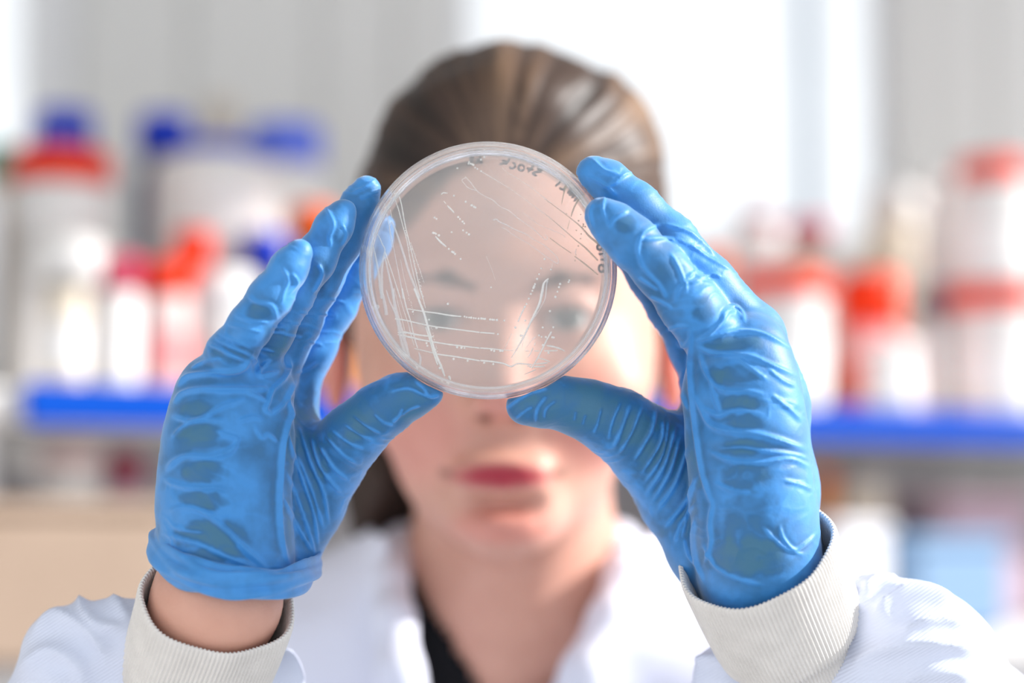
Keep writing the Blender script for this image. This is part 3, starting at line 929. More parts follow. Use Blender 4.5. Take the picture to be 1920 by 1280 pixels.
def build_glove(fingers, thumb, palm, back, cuts, strokes, patches, name, parent, wrinkle_axis, hyp_k, trim=None, web=.0012):
    allp = [p for c in fingers + [thumb] + palm + back for p in c]
    Q = np.array([P(p[0], p[1], p[2]) for p in allp]); R = np.array([p[3] * KP * p[2] for p in allp])[:, None]
    F0 = Field((Q - R).min(0) - 0.006, (Q + R).max(0) + 0.006, GRES)
    hand = F0.new()
    for c in back: hand.chain(c, 0.010)
    pal = F0.new()
    for c in palm: pal.chain(c, 0.008)
    th = F0.new(); th.chain(thumb, 0.007)
    hand.merge(th, 0.011)
    fs = F0.new()
    for c in fingers:
        f = F0.new(); f.chain(c, 0.0035)
        fs.merge(f, web)
        del f
    hand.merge(fs, 0.0045)
    del fs, th
    hand.merge(pal, hyp_k)
    # the rim of the dish presses into the fingertips
    sl, X, Y, Z = hand.sub(np.array(DC) - .06, np.array(DC) + .06)
    q = [X - DC[0], Y - DC[1], Z - DC[2]]
    R_ = np.array(TINV.to_3x3())
    lx, ly, lz = [R_[i, 0] * q[0] + R_[i, 1] * q[1] + R_[i, 2] * q[2] for i in range(3)]
    dc = np.maximum(np.sqrt(lx ** 2 + ly ** 2) - .0459, np.abs(lz + .0005) - .0083)
    hand.d[sl] = np.maximum(hand.d[sl], -dc.astype(np.float32))
    V, F = hand.surf(0, 6)
    if trim is not None:
        qx, qy, qd = proj(V)
        F = F[(qy[F].mean(1) < np.interp(qx[F].mean(1), trim[0], trim[1]))]
        us = np.unique(F); mp_ = np.full(len(V), -1); mp_[us] = np.arange(len(us)); V = V[us]; F = mp_[F]
    N = normals(V, F)
    px, py, dp = proj(V)
    lift, ridge = creases(V, N, px, py, strokes, 1.15, .68)
    # fine stretched wrinkling everywhere, also on the side turned away
    Qn = V * 1000
    w1 = vnoise(Qn / 9.0); w2 = vnoise(Qn / 5.0 + 31)
    ax = np.asarray(wrinkle_axis, float); ax /= np.linalg.norm(ax)
    s = Qn @ ax
    fine = (1 - np.abs(vnoise(np.stack([s / 3.2 + 1.2 * w1, Qn[:, 0] / 14 + w2, Qn[:, 1] / 14], 1)))) ** 3
    body = vnoise(Qn / 16.0 + 7)
    lift += 0.00032 * fine * np.clip(0.5 + body, 0, 1) + 0.00022 * w1
    V = V + N * lift[:, None]
    loose_lit = np.full(len(V), 0.80) + 0.22 * body  # looseness of the film, with shade on the thumbs painted in
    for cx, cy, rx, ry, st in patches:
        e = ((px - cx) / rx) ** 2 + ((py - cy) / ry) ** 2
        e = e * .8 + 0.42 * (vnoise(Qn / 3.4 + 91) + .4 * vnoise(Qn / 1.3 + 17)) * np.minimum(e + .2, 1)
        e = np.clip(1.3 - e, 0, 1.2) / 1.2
        loose_lit -= st * .80 * e * e * (3 - 2 * e) * ((N @ FWD) < 0.4)
    loose_lit = np.clip(loose_lit + ridge * 0.45 + np.clip(lift / 0.0012, -0.35, 0.3), 0, 1)
    return mesh(name, V, F, M['glove'], parent, attrs={'loose_lit': loose_lit})


# picture-left hand: the little finger is nearest, the thumb reaches to the right below the dish
L_fingers = [
    [(561, 474, .690, 25), (544, 500, .690, 33), (508, 556, .690, 39), (470, 608, .692, 39), (432, 664, .696, 44), (415, 715, .702, 52)],
    [(643, 398, .703, 25), (626, 424, .703, 33), (588, 488, .703, 38), (548, 556, .704, 36), (510, 622, .706, 39), (472, 690, .710, 46)],
    [(688, 356, .715, 26), (674, 382, .716, 33), (640, 452, .717, 38), (600, 530, .718, 37), (562, 604, .720, 39), (515, 690, .722, 48)],
    [(716, 424, .729, 25), (700, 452, .730, 32), (664, 510, .732, 37), (626, 580, .734, 36), (586, 650, .736, 42), (545, 735, .738, 50)]]
L_thumb = [(808, 735, .705, 20), (785, 738, .706, 29), (748, 748, .708, 39), (706, 776, .711, 46), (660, 818, .716, 52), (616, 868, .724, 60), (578, 945, .728, 62), (535, 1040, .726, 60)]
L_palm = [[(412, 735, .704, 78), (412, 790, .704, 90), (408, 870, .704, 100), (408, 960, .705, 105), (418, 1050, .706, 112), (428, 1110, .706, 112)],
          [(455, 760, .706, 70), (442, 860, .706, 85), (440, 1000, .706, 88)],
          [(500, 730, .710, 52), (470, 820, .706, 66), (462, 940, .704, 62), (470, 1040, .706, 70)]]
L_back = [[(480, 720, .716, 66), (450, 860, .720, 96), (435, 1060, .718, 112)],
          [(540, 740, .736, 50), (525, 800, .738, 64), (480, 920, .732, 90), (450, 1060, .724, 110)]]
L_strokes = [
    (1.7, 9, [(331, 727), (351, 705), (394, 699), (447, 695), (471, 672)]),
    (1.7, 9, [(323, 758), (341, 737), (371, 729), (422, 729), (483, 729), (505, 727)]),
    (1.2, 8, [(321, 778), (351, 788), (382, 782), (412, 764), (455, 750)]),
    (1.1, 7, [(321, 822), (347, 796), (377, 787), (422, 788)]),
    (1.5, 9, [(310, 885), (325, 866), (350, 855), (390, 857), (434, 845), (444, 825)]),
    (0.9, 6, [(400, 806), (425, 815), (445, 822), (438, 838), (420, 842)]),
    (1.2, 8, [(306, 896), (330, 908), (365, 914), (400, 914), (432, 919)]),
    (1.0, 7, [(318, 958), (344, 950), (380, 958), (410, 966)]),
    (1.6, 10, [(370, 955), (398, 970), (430, 998), (460, 1030), (500, 1066)]),
    (1.1, 8, [(308, 1000), (340, 1010), (380, 1022), (430, 1045), (485, 1066)]),
    (0.8, 6, [(322, 985), (350, 995), (385, 998)]),
    (1.9, 8, [(552, 762), (540, 800), (530, 850), (525, 940), (529, 1010), (541, 1055)]),
    (1.1, 5, [(541, 802), (550, 849), (569, 905), (588, 961), (597, 1027)]),
    (1.0, 5, [(560, 797), (583, 867), (607, 924), (616, 980)]),
    (1.0, 5, [(583, 815), (597, 867), (621, 905), (640, 924)]),
    (0.9, 5, [(597, 830), (625, 877), (652, 900)]),
    (1.0, 5, [(532, 930), (556, 985), (588, 1036)]),
    (0.8, 5, [(536, 880), (560, 940), (580, 1000), (592, 1040)]),
    (0.8, 5, [(556, 850), (585, 920), (606, 990)]),
    (0.7, 4, [(610, 815), (640, 850), (668, 868)]),
    (0.7, 4, [(621, 805), (655, 830), (684, 842)]),
    (0.6, 4, [(645, 795), (675, 815), (700, 825)]),
    (0.7, 4, [(660, 778), (690, 800), (716, 812)]),
    (0.6, 4, [(700, 775), (722, 792), (738, 796)]),
    (0.7, 5, [(730, 735), (765, 728), (800, 742), (822, 742)]),
    (0.9, 5, [(776, 712), (794, 728), (806, 744), (824, 740)]),
    (0.7, 4, [(752, 780), (768, 768), (790, 760)]),
    (0.8, 5, [(735, 792), (748, 780), (756, 764)]),
    # gathers at the roots of the fingers
    (1.3, 6, [(466, 668), (478, 674), (485, 690), (482, 702)]),
    (1.3, 6, [(512, 672), (494, 686), (487, 703), (503, 701), (526, 695)]),
    (1.8, 7, [(540, 668), (543, 687), (534, 709), (512, 730), (503, 754), (499, 768), (510, 776)]),
    (1.3, 7, [(510, 776), (530, 760), (544, 738), (556, 712)]),
    (1.0, 6, [(540, 742), (547, 770), (545, 790)]),
    (0.9, 6, [(478, 800), (491, 819), (505, 815), (522, 830)]),
    (0.9, 6, [(460, 735), (484, 742), (500, 752)]),
    (1.0, 6, [(448, 790), (470, 782), (492, 786)]),
    (1.1, 6, [(392, 644), (410, 652), (434, 666), (467, 679)]),
    (1.0, 6, [(402, 632), (438, 652), (473, 666)]),
    (0.8, 5, [(356, 690), (385, 676), (418, 672)]),
    (0.9, 6, [(464, 552), (481, 566), (510, 573), (519, 598)]),
    (1.0, 6, [(526, 498), (540, 523), (532, 548), (527, 568)]),
    (0.8, 5, [(546, 512), (558, 530), (540, 552)]),
    (0.7, 5, [(425, 606), (449, 613), (490, 622)]),
    (0.7, 5, [(408, 622), (434, 636), (472, 652)]),
    (0.8, 5, [(440, 590), (468, 600), (505, 604)]),
    (0.9, 6, [(608, 384), (625, 419), (618, 444), (621, 464)]),
    (1.0, 6, [(596, 494), (604, 515), (585, 551)]),
    (0.6, 4, [(640, 420), (650, 440), (640, 462)]),
    (0.7, 4, [(512, 612), (538, 612)]), (0.7, 4, [(508, 622), (536, 624)]), (0.6, 4, [(486, 652), (518, 660)]), (0.6, 4, [(524, 600), (548, 604)]),
    (0.8, 5, [(660, 362), (684, 350), (706, 334)]), (0.7, 5, [(672, 372), (696, 364), (712, 360)]),
    (0.7, 4, [(560, 585), (596, 592)]), (0.7, 4, [(528, 626), (568, 632)]), (0.6, 4, [(548, 606), (580, 610)]),
    (0.7, 4, [(596, 588), (628, 592)]), (0.7, 4, [(580, 640), (606, 648)]), (0.6, 4, [(618, 560), (648, 568)]), (0.8, 5, [(556, 700), (580, 690), (596, 678)]),
]
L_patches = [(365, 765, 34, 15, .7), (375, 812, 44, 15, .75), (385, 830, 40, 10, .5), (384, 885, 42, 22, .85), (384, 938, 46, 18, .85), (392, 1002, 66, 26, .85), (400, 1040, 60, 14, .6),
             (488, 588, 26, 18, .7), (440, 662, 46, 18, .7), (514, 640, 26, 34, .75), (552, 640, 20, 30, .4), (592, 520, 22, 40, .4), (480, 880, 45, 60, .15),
             (710, 770, 140, 66, .62), (690, 800, 40, 30, .3), (640, 850, 50, 40, .35), (572, 890, 40, 110, .6), (590, 960, 40, 70, .3), (345, 830, 16, 60, .2), (640, 420, 20, 30, .15), (650, 560, 40, 60, .15)]  # broad thumb patch darkens for shade as well as skin contact

# picture-right hand
R_fingers = [
    [(1129, 403, .690, 33), (1152, 421, .690, 40), (1186, 452, .690, 46), (1240, 508, .692, 49), (1292, 570, .694, 54), (1345, 640, .700, 62)],
    [(1113, 326, .704, 33), (1140, 342, .704, 39), (1190, 386, .704, 44), (1256, 452, .705, 48), (1326, 532, .708, 52), (1392, 622, .712, 66)],
    [(1124, 350, .719, 28), (1150, 368, .719, 36), (1196, 410, .720, 42), (1258, 480, .722, 44), (1320, 560, .724, 48), (1385, 650, .726, 62)],
    [(1150, 436, .733, 26), (1174, 462, .733, 32), (1216, 518, .734, 37), (1258, 580, .736, 40), (1306, 652, .738, 48), (1345, 730, .738, 60)]]
R_thumb = [(980, 762, .705, 27), (1000, 757, .706, 34), (1042, 752, .708, 41), (1100, 768, .712, 50), (1160, 796, .718, 60), (1220, 842, .726, 72), (1272, 930, .730, 70), (1322, 1030, .724, 64), (1365, 1110, .726, 58)]
R_palm = [[(1396, 664, .704, 84), (1398, 730, .704, 94), (1404, 820, .704, 102), (1412, 920, .705, 105), (1418, 1000, .706, 106), (1424, 1070, .710, 106), (1440, 1130, .720, 104), (1462, 1200, .734, 100)],
          [(1342, 668, .704, 44), (1346, 740, .704, 50), (1372, 840, .704, 66), (1395, 940, .706, 76), (1408, 1040, .712, 86)]]
R_back = [[(1405, 640, .716, 72), (1420, 760, .722, 86), (1425, 920, .722, 100), (1430, 1060, .724, 100), (1446, 1130, .732, 96)],
          [(1345, 735, .738, 58), (1350, 820, .740, 74), (1385, 960, .736, 90), (1430, 1060, .728, 94)]]
R_strokes = [
    (1.5, 7, [(1298, 612), (1293, 658), (1292, 700), (1296, 747), (1301, 794), (1312, 870), (1324, 915), (1337, 950)]),
    (1.5, 6, [(1308, 640), (1332, 624), (1352, 602), (1366, 584), (1381, 584), (1396, 602)]),
    (1.3, 7, [(1311, 638), (1338, 630), (1371, 622), (1409, 621), (1442, 630), (1488, 656)]),
    (1.3, 7, [(1306, 650), (1334, 661), (1371, 663), (1409, 668), (1442, 682), (1492, 703)]),
    (1.3, 7, [(1312, 661), (1320, 691), (1338, 719), (1362, 733), (1404, 733), (1435, 740)]),
    (0.8, 6, [(1385, 670), (1409, 691), (1439, 712)]),
    (1.7, 9, [(1295, 730), (1317, 771), (1334, 797), (1371, 808), (1418, 813), (1451, 822), (1486, 834), (1509, 841)]),
    (1.2, 7, [(1315, 760), (1332, 773), (1350, 778), (1367, 771), (1390, 769), (1430, 776)]),
    (0.9, 6, [(1329, 710), (1341, 747), (1350, 775)]),
    (1.0, 7, [(1446, 740), (1474, 762), (1504, 790)]),
    (0.8, 6, [(1440, 690), (1466, 712), (1490, 724)]),
    (1.4, 7, [(1330, 846), (1370, 863), (1426, 867), (1482, 860), (1518, 876)]),
    (1.0, 6, [(1345, 842), (1390, 838), (1440, 846), (1490, 852), (1514, 860)]),
    (0.9, 6, [(1342, 905), (1376, 920), (1410, 922)]),
    (0.9, 6, [(1468, 900), (1500, 908), (1524, 920)]),
    (0.9, 6, [(1428, 985), (1450, 1008), (1478, 1030), (1508, 1040)]),
    (1.2, 5, [(1462, 985), (1468, 1008), (1490, 1030), (1512, 1018), (1530, 1000)]),
    (1.2, 7, [(1337, 940), (1330, 980), (1332, 1017), (1320, 1058)]),
    (1.4, 7, [(1303, 970), (1298, 1010), (1304, 1050), (1320, 1092)]),
    (0.9, 6, [(1316, 1020), (1340, 1060), (1380, 1084), (1430, 1096)]),
    (1.1, 6, [(1182, 756), (1164, 807), (1150, 838)]), (1.0, 5, [(1204, 760), (1184, 812), (1160, 850)]),
    (1.1, 6, [(1229, 769), (1220, 811), (1187, 866)]), (1.0, 5, [(1243, 788), (1239, 830), (1201, 890)]),
    (1.1, 6, [(1267, 795), (1248, 867), (1213, 926)]), (1.0, 6, [(1290, 835), (1267, 905), (1232, 958)]),
    (1.1, 6, [(1308, 890), (1285, 942), (1246, 990)]), (1.1, 6, [(1305, 942), (1278, 980), (1265, 1017)]),
    (0.9, 5, [(1275, 820), (1256, 885), (1224, 940)]), (0.9, 5, [(1254, 780), (1244, 850), (1208, 906)]),
    (0.7, 4, [(1165, 752), (1148, 790), (1140, 825)]), (0.6, 4, [(1128, 762), (1120, 795), (1112, 812)]),
    (0.9, 5, [(1300, 890), (1290, 960), (1276, 1010)]), (1.0, 5, [(1283, 1010), (1290, 1040), (1304, 1060)]),
    (0.9, 5, [(948, 766), (975, 748), (1006, 734), (1030, 728)]),
    (1.0, 5, [(1004, 792), (1008, 765), (1026, 742)]), (0.8, 4, [(1020, 786), (1024, 766), (1044, 750)]), (0.7, 4, [(966, 786), (985, 770), (1000, 762)]),
    (0.6, 4, [(1076, 790), (1080, 770)]), (0.6, 4, [(1092, 798), (1098, 776)]),
    # little finger and the one behind it
    (1.0, 5, [(1134, 368), (1130, 392), (1142, 425)]), (1.0, 6, [(1180, 392), (1152, 410), (1142, 425)]),
    (0.9, 5, [(1112, 380), (1106, 400), (1112, 425)]),
    (1.1, 6, [(1240, 420), (1210, 432), (1197, 456), (1196, 480)]),
    (1.0, 6, [(1200, 450), (1240, 446), (1268, 452)]),
    (0.9, 6, [(1197, 470), (1205, 500), (1236, 534), (1250, 560)]),
    (1.1, 6, [(1257, 474), (1272, 500), (1284, 522), (1303, 508)]),
    (1.2, 6, [(1264, 566), (1272, 545), (1287, 530), (1302, 528), (1318, 520)]),
    (0.8, 5, [(1275, 520), (1286, 534), (1284, 550)]), (0.7, 5, [(1300, 500), (1308, 516), (1326, 520)]),
    (1.3, 6, [(1352, 600), (1358, 584), (1376, 574), (1391, 584), (1396, 601)]),
    (1.0, 6, [(1244, 420), (1287, 433), (1320, 458), (1340, 480)]),
    (0.8, 6, [(1290, 456), (1330, 484), (1372, 508)]), (0.7, 5, [(1318, 522), (1336, 514), (1352, 520)]),
    (0.9, 6, [(1128, 350), (1150, 344), (1172, 326), (1188, 324)]), (0.9, 6, [(1110, 298), (1134, 320), (1164, 326)]),
    (0.9, 6, [(1100, 330), (1130, 344), (1158, 366)]),
    (0.7, 5, [(1196, 520), (1214, 532), (1236, 546)]), (0.7, 5, [(1216, 556), (1240, 566), (1262, 580)]), (0.8, 5, [(1250, 620), (1270, 612), (1292, 612)]),
    (1.0, 6, [(1268, 638), (1280, 650), (1290, 640), (1296, 620)]), (0.9, 6, [(1283, 690), (1276, 730), (1290, 770)]),
]
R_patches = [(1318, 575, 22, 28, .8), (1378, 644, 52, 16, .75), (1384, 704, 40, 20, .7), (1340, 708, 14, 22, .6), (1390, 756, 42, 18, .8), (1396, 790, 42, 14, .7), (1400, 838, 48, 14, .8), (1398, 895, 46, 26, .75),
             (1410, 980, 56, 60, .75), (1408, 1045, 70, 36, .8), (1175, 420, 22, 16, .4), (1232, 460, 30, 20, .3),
             (1110, 772, 170, 66, .62), (1060, 752, 80, 36, .25), (1200, 830, 60, 60, .35), (1255, 900, 56, 100, .55), (1300, 1000, 40, 60, .2), (1240, 560, 40, 60, .25)]  # wide thumb ellipse: painted shade along with skin contact
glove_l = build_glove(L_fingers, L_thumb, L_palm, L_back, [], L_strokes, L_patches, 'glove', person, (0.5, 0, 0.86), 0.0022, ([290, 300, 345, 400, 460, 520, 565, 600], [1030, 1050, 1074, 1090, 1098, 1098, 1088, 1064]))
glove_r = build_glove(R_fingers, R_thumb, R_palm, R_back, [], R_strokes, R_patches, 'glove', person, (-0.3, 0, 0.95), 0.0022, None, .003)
# rolled edge of the glove on the picture-left wrist
def rolled(pathpx, back_d, r_mm, parent):
    front = np.array([P(*p[:3]) for p in pathpx]); n = len(front)
    hw = np.array([p[3] for p in pathpx]) * KP * .7
    a, b = front[0], front[-1]
    mid = (a + b) / 2
    backp = []
    hb = []
    m = 14
    for i in range(1, m):
        t = i / m * math.pi
        backp.append(mid + (b - mid) * math.cos(t) + FWD * back_d * math.sin(t) + UPV * .012 * math.sin(t))
        hb.append(hw[-1] + (hw[0] - hw[-1]) * i / m)
    C = np.concatenate([front, backp]); W = np.concatenate([hw, hb])
    # closed smooth path
    N = 260
    L = len(C); t = np.linspace(0, L, N, endpoint=False); i = t.astype(int); u = (t - i)[:, None]
    g = lambda k: C[(i + k) % L]
    Q = .5 * (2 * g(0) + (g(1) - g(-1)) * u + (2 * g(-1) - 5 * g(0) + 4 * g(1) - g(2)) * u ** 2 + (3 * g(0) - g(-1) - 3 * g(1) + g(2)) * u ** 3)
    Wq = W[i] * (1 - u[:, 0]) + W[(i + 1) % L] * u[:, 0]
    cen = Q.mean(0)
    seg = 40
    ph = np.arange(seg) / seg * 2 * math.pi
    V = []
    for k in range(N):
        tan = Q[(k + 1) % N] - Q[k - 1]; tan /= np.linalg.norm(tan)
        out = Q[k] - cen; out -= tan * (out @ tan); out -= UPV * (out @ UPV); out /= np.linalg.norm(out)
        upd = np.cross(out, tan); upd /= np.linalg.norm(upd)
        if upd @ UPV < 0: upd = -upd
        s = k / N * 2 * math.pi
        fold = .00075 * np.sin(ph * 4 + 2.2 * math.sin(s * 3 + .6) + s) + .00045 * np.sin(ph * 7 - 3 * math.sin(s * 4 + 1)) + .0003 * np.sin(s * 9 + 2 * ph)
        V.append(Q[k] + np.outer(np.cos(ph) * (r_mm * .001 + fold), out) + np.outer(np.sin(ph) * (Wq[k] + fold), upd))
    V = np.concatenate(V)
    a = np.arange(N); i = np.repeat(a, seg); j = np.tile(np.arange(seg), N)
    F = np.stack([i * seg + j, ((i + 1) % N) * seg + j, ((i + 1) % N) * seg + (j + 1) % seg, i * seg + (j + 1) % seg], 1)
    return mesh('rolled_edge', V, F, M['glove'], parent, attrs={'loose_lit': np.full(len(V), .95)})


rolled([(296, 1018, .705, 26), (306, 1046, .694, 30), (345, 1070, .684, 30), (400, 1086, .680, 28), (460, 1094, .680, 27), (520, 1094, .686, 27), (565, 1082, .700, 26), (586, 1066, .716, 22)], .045, 3.0, glove_l)
# ------------------------------------------------------------------ the dish
def clear_plate():
    m = bpy.data.materials.new('clear_polystyrene_plate'); m.use_nodes = True
    nt = m.node_tree; nt.nodes.remove(nt.nodes['Principled BSDF'])
    out = nt.nodes['Material Output']
    tr = nd(nt, 'ShaderNodeBsdfTransparent'); tr.inputs[0].default_value = (.985, .985, .985, 1)
    gl = nd(nt, 'ShaderNodeBsdfGlossy'); gl.inputs['Roughness'].default_value = .03
    fr = nd(nt, 'ShaderNodeFresnel')                     # the same weak reflection from either side of the thin plate
    ge = nd(nt, 'ShaderNodeNewGeometry'); io = nd(nt, 'ShaderNodeMapRange')
    io.inputs['To Min'].default_value = 1.45; io.inputs['To Max'].default_value = 1 / 1.45
    nt.links.new(ge.outputs['Backfacing'], io.inputs['Value']); nt.links.new(io.outputs[0], fr.inputs['IOR'])
    mx = nd(nt, 'ShaderNodeMixShader')
    nt.links.new(fr.outputs[0], mx.inputs[0]); nt.links.new(tr.outputs[0], mx.inputs[1]); nt.links.new(gl.outputs[0], mx.inputs[2])
    nt.links.new(mx.outputs[0], out.inputs['Surface'])
    return m


def clear_rim():
    m = bpy.data.materials.new('clear_polystyrene_rim'); m.use_nodes = True
    b = m.node_tree.nodes['Principled BSDF']
    b.inputs['Transmission Weight'].default_value = .92
    b.inputs['IOR'].default_value = 1.5
    b.inputs['Roughness'].default_value = .04
    b.inputs['Base Color'].default_value = (.985, .985, .985, 1)
    nt = m.node_tree
    tr = nd(nt, 'ShaderNodeBsdfTransparent'); mx = nd(nt, 'ShaderNodeMixShader'); mx.inputs[0].default_value = .8
    nt.links.new(tr.outputs[0], mx.inputs[1]); nt.links.new(b.outputs[0], mx.inputs[2])
    nt.links.new(mx.outputs[0], nt.nodes['Material Output'].inputs['Surface'])
    return m


def veil(name, col, amount, back=.5, mist=False):
    """half-clear: part goes straight through, part is scattered"""
    m = bpy.data.materials.new(name); m.use_nodes = True
    nt = m.node_tree; nt.nodes.remove(nt.nodes['Principled BSDF'])
    out = nt.nodes['Material Output']
    tr = nd(nt, 'ShaderNodeBsdfTransparent')
    df = nd(nt, 'ShaderNodeBsdfDiffuse'); df.inputs[0].default_value = col
    tl = nd(nt, 'ShaderNodeBsdfTranslucent'); tl.inputs[0].default_value = col
    a = nd(nt, 'ShaderNodeMixShader'); a.inputs[0].default_value = back
    nt.links.new(df.outputs[0], a.inputs[1]); nt.links.new(tl.outputs[0], a.inputs[2])
    mx = nd(nt, 'ShaderNodeMixShader'); mx.inputs[0].default_value = amount
    nt.links.new(tr.outputs[0], mx.inputs[1]); nt.links.new(a.outputs[0], mx.inputs[2])
    if mist:
        tc = nd(nt, 'ShaderNodeTexCoord')
        n = nd(nt, 'ShaderNodeTexNoise'); n.inputs['Scale'].default_value = 38; n.inputs['Detail'].default_value = 3
        n2 = nd(nt, 'ShaderNodeTexNoise'); n2.inputs['Scale'].default_value = 1800; n2.inputs['Detail'].default_value = 2
        mp = nd(nt, 'ShaderNodeMapping'); mp.inputs['Location'].default_value = (-.010, -.024, 0)
        gs = nd(nt, 'ShaderNodeVectorMath', operation='LENGTH')
        nt.links.new(tc.outputs['Object'], mp.inputs['Vector']); nt.links.new(mp.outputs['Vector'], gs.inputs[0])
        r1 = nd(nt, 'ShaderNodeMapRange'); r1.inputs['From Min'].default_value = .034; r1.inputs['From Max'].default_value = .014
        nt.links.new(gs.outputs['Value'], r1.inputs['Value'])
        r3 = nd(nt, 'ShaderNodeMapRange'); r3.inputs['From Min'].default_value = .35; r3.inputs['From Max'].default_value = .6
        nt.links.new(n.outputs['Fac'], r3.inputs['Value'])
        r2 = nd(nt, 'ShaderNodeMapRange'); r2.inputs['From Min'].default_value = .4; r2.inputs['From Max'].default_value = .6; r2.inputs['To Min'].default_value = .10; r2.inputs['To Max'].default_value = .24
        nt.links.new(tc.outputs['Object'], n.inputs['Vector']); nt.links.new(tc.outputs['Object'], n2.inputs['Vector'])
        nt.links.new(n2.outputs['Fac'], r2.inputs['Value'])
        m1 = nd(nt, 'ShaderNodeMath', operation='MULTIPLY'); m2 = nd(nt, 'ShaderNodeMath', operation='MULTIPLY')
        nt.links.new(r1.outputs[0], m1.inputs[0]); nt.links.new(r2.outputs[0], m1.inputs[1])
        nt.links.new(m1.outputs[0], m2.inputs[0]); nt.links.new(r3.outputs[0], m2.inputs[1])
        nt.links.new(m2.outputs[0], mx.inputs[0])
    nt.links.new(mx.outputs[0], out.inputs['Surface'])
    return m


M['plate'] = clear_plate(); M['rim'] = clear_rim()
M['agar'] = veil('agar_gel', (.90, .87, .83, 1), .33)
M['clearside'] = veil('agar_gel_depth', (.9, .86, .82, 1), .04)
M['mist'] = veil('condensation', (.92, .92, .92, 1), .15, mist=True)
M['colony'] = veil('bacterial_growth', (.98, .97, .93, 1), .95, .12)
M['smear'] = veil('thin_growth', (.98, .98, .97, 1), .62, .15)
M['marker'] = veil('faded_marker_ink', (.012, .035, .055, 1), .98)
M['emboss'] = veil('moulded_mark', (.95, .95, .95, 1), .5)

dish = empty('petri_dish', DC)
tag(dish, 'round clear plastic petri dish with streaked bacterial growth held between two gloved hands', 'petri dish')
dish.rotation_euler = tilt.to_euler()
# local frame: x right, y up, z towards the camera


def dpart(name, V, F, m, parent=None, smooth=True, mats=None, midx=None):
    o = mesh(name, np.asarray(V, float), F, m, None, origin=(0, 0, 0), smooth=smooth, mats=mats, midx=midx)
    o.parent = parent or dish
    return o


def ring(name, prof, plate_r, parent=None):
    V, F = lathe(prof, 160)
    mi = [0 if np.hypot(V[list(q), 0], V[list(q), 1]).max() < plate_r else 1 for q in F]
    return dpart(name, V, F, None, parent, True, [M['plate'], M['rim']], mi)


mm = .001
# lid: plate with a raised ring and a skirt with a rounded shoulder
lidp = [(.01, 6.0), (41.2, 6.0), (43.6, 6.0), (44.4, 5.4), (44.5, 4.5), (44.5, -2.6), (44.8, -3.0), (45.2, -3.0), (45.5, -2.6), (45.6, 5.0), (45.4, 6.0), (44.8, 6.8), (44.0, 7.0), (42.6, 7.0), (42.3, 7.5), (41.6, 7.5), (41.4, 7.0), (41.2, 7.0), (.01, 7.0)]
basep = [(.01, -7.0), (40.8, -7.0), (41.6, -7.0), (42.3, -6.2), (42.5, 4.2), (42.8, 4.6), (43.2, 4.6), (43.4, 4.2), (43.2, -7.0), (42.8, -7.8), (42.0, -8.3), (41.4, -8.5), (41.0, -8.0), (40.8, -8.0), (.01, -8.0)]
lid = ring('lid', [(r * mm, z * mm) for r, z in lidp], .0413)
base = ring('base', [(r * mm, z * mm) for r, z in basep], .0409)
ag = [(.01, -6.9), (41.5, -6.9), (42.2, -6.0), (42.25, -3.2), (41.6, -3.7), (40.0, -3.9), (.01, -3.9)]
V, F_ = lathe([(r * mm, z * mm) for r, z in ag], 120)
agar = dpart('agar', V, F_, None, None, True, [M['agar'], M['clearside']], [0 if V[list(q), 2].min() > -.0041 else 1 for q in F_])
V, F_ = lathe([(.00001, 5.85 * mm), (.0408, 5.85 * mm)], 96)
dpart('condensation', V, F_, M['mist'], lid)

SD = .708 + .0038


def loc2(px, py, z):
    """dish-plane point under a picture point"""
    o = TINV @ (Vector(CAM) - Vector(DC)); q = TINV @ (Vector(P(px, py, 1.0)) - Vector(DC))
    t = (z - o.z) / (q.z - o.z)
    r = o + (q - o) * t
    return np.array([r.x, r.y])


ZM = {'A': (670, 340, 5.82), 'B': (670, 540, 6.096), 'C': (800, 320, 5.82), 'D': (900, 520, 5.82), 'E': (1020, 320, 5.82), 'F': (840, 270, 6.4)}
PXM = KP * SD


def zpts(z, pts): x0, y0, s = ZM[z]; return [(x0 + x / s, y0 + y / s) for x, y in pts]


def strip(pts, widths, z, h, name, m, parent, wob=.12):
    """a low rounded bead along a path of picture points; widths in picture points"""
    pts = np.array(pts, float)
    n = len(pts)
    w = np.interp(np.linspace(0, 1, n), np.linspace(0, 1, len(widths)), widths)
    t = np.linspace(0, n - 1, max(int(np.hypot(*np.diff(pts, axis=0).T).sum() / 2.2), n))
    i = np.clip(t.astype(int), 0, n - 2); u = (t - i)[:, None]
    p0 = pts[np.maximum(i - 1, 0)]; p1 = pts[i]; p2 = pts[i + 1]; p3 = pts[np.minimum(i + 2, n - 1)]
    C = .5 * (2 * p1 + (p2 - p0) * u + (2 * p0 - 5 * p1 + 4 * p2 - p3) * u ** 2 + (3 * p1 - p0 - 3 * p2 + p3) * u ** 3)
    W = np.interp(t, np.arange(n), w) * (1 + wob * np.random.uniform(-1, 1, len(t)))
    W[0] *= .5; W[-1] *= .5
    L = np.array([loc2(x, y, z) for x, y in C])
    T = np.gradient(L, axis=0); T /= np.linalg.norm(T, axis=1)[:, None] + 1e-12
    Nn = np.stack([-T[:, 1], T[:, 0]], 1)
    prof = [(-.5, 0), (-.36, .7), (0, 1), (.36, .7), (.5, 0)]
    V = []
    for c, nn, ww in zip(L, Nn, W):
        for a, b in prof:
            q = c + nn * a * ww * PXM
            V.append((q[0], q[1], z + b * h * min(1, ww / 3)))
    k = len(prof)
    F = [(r * k + j, r * k + j + 1, (r + 1) * k + j + 1, (r + 1) * k + j) for r in range(len(L) - 1) for j in range(k - 1)]
    return dpart(name, V, [q[::-1] for q in F], m, parent)


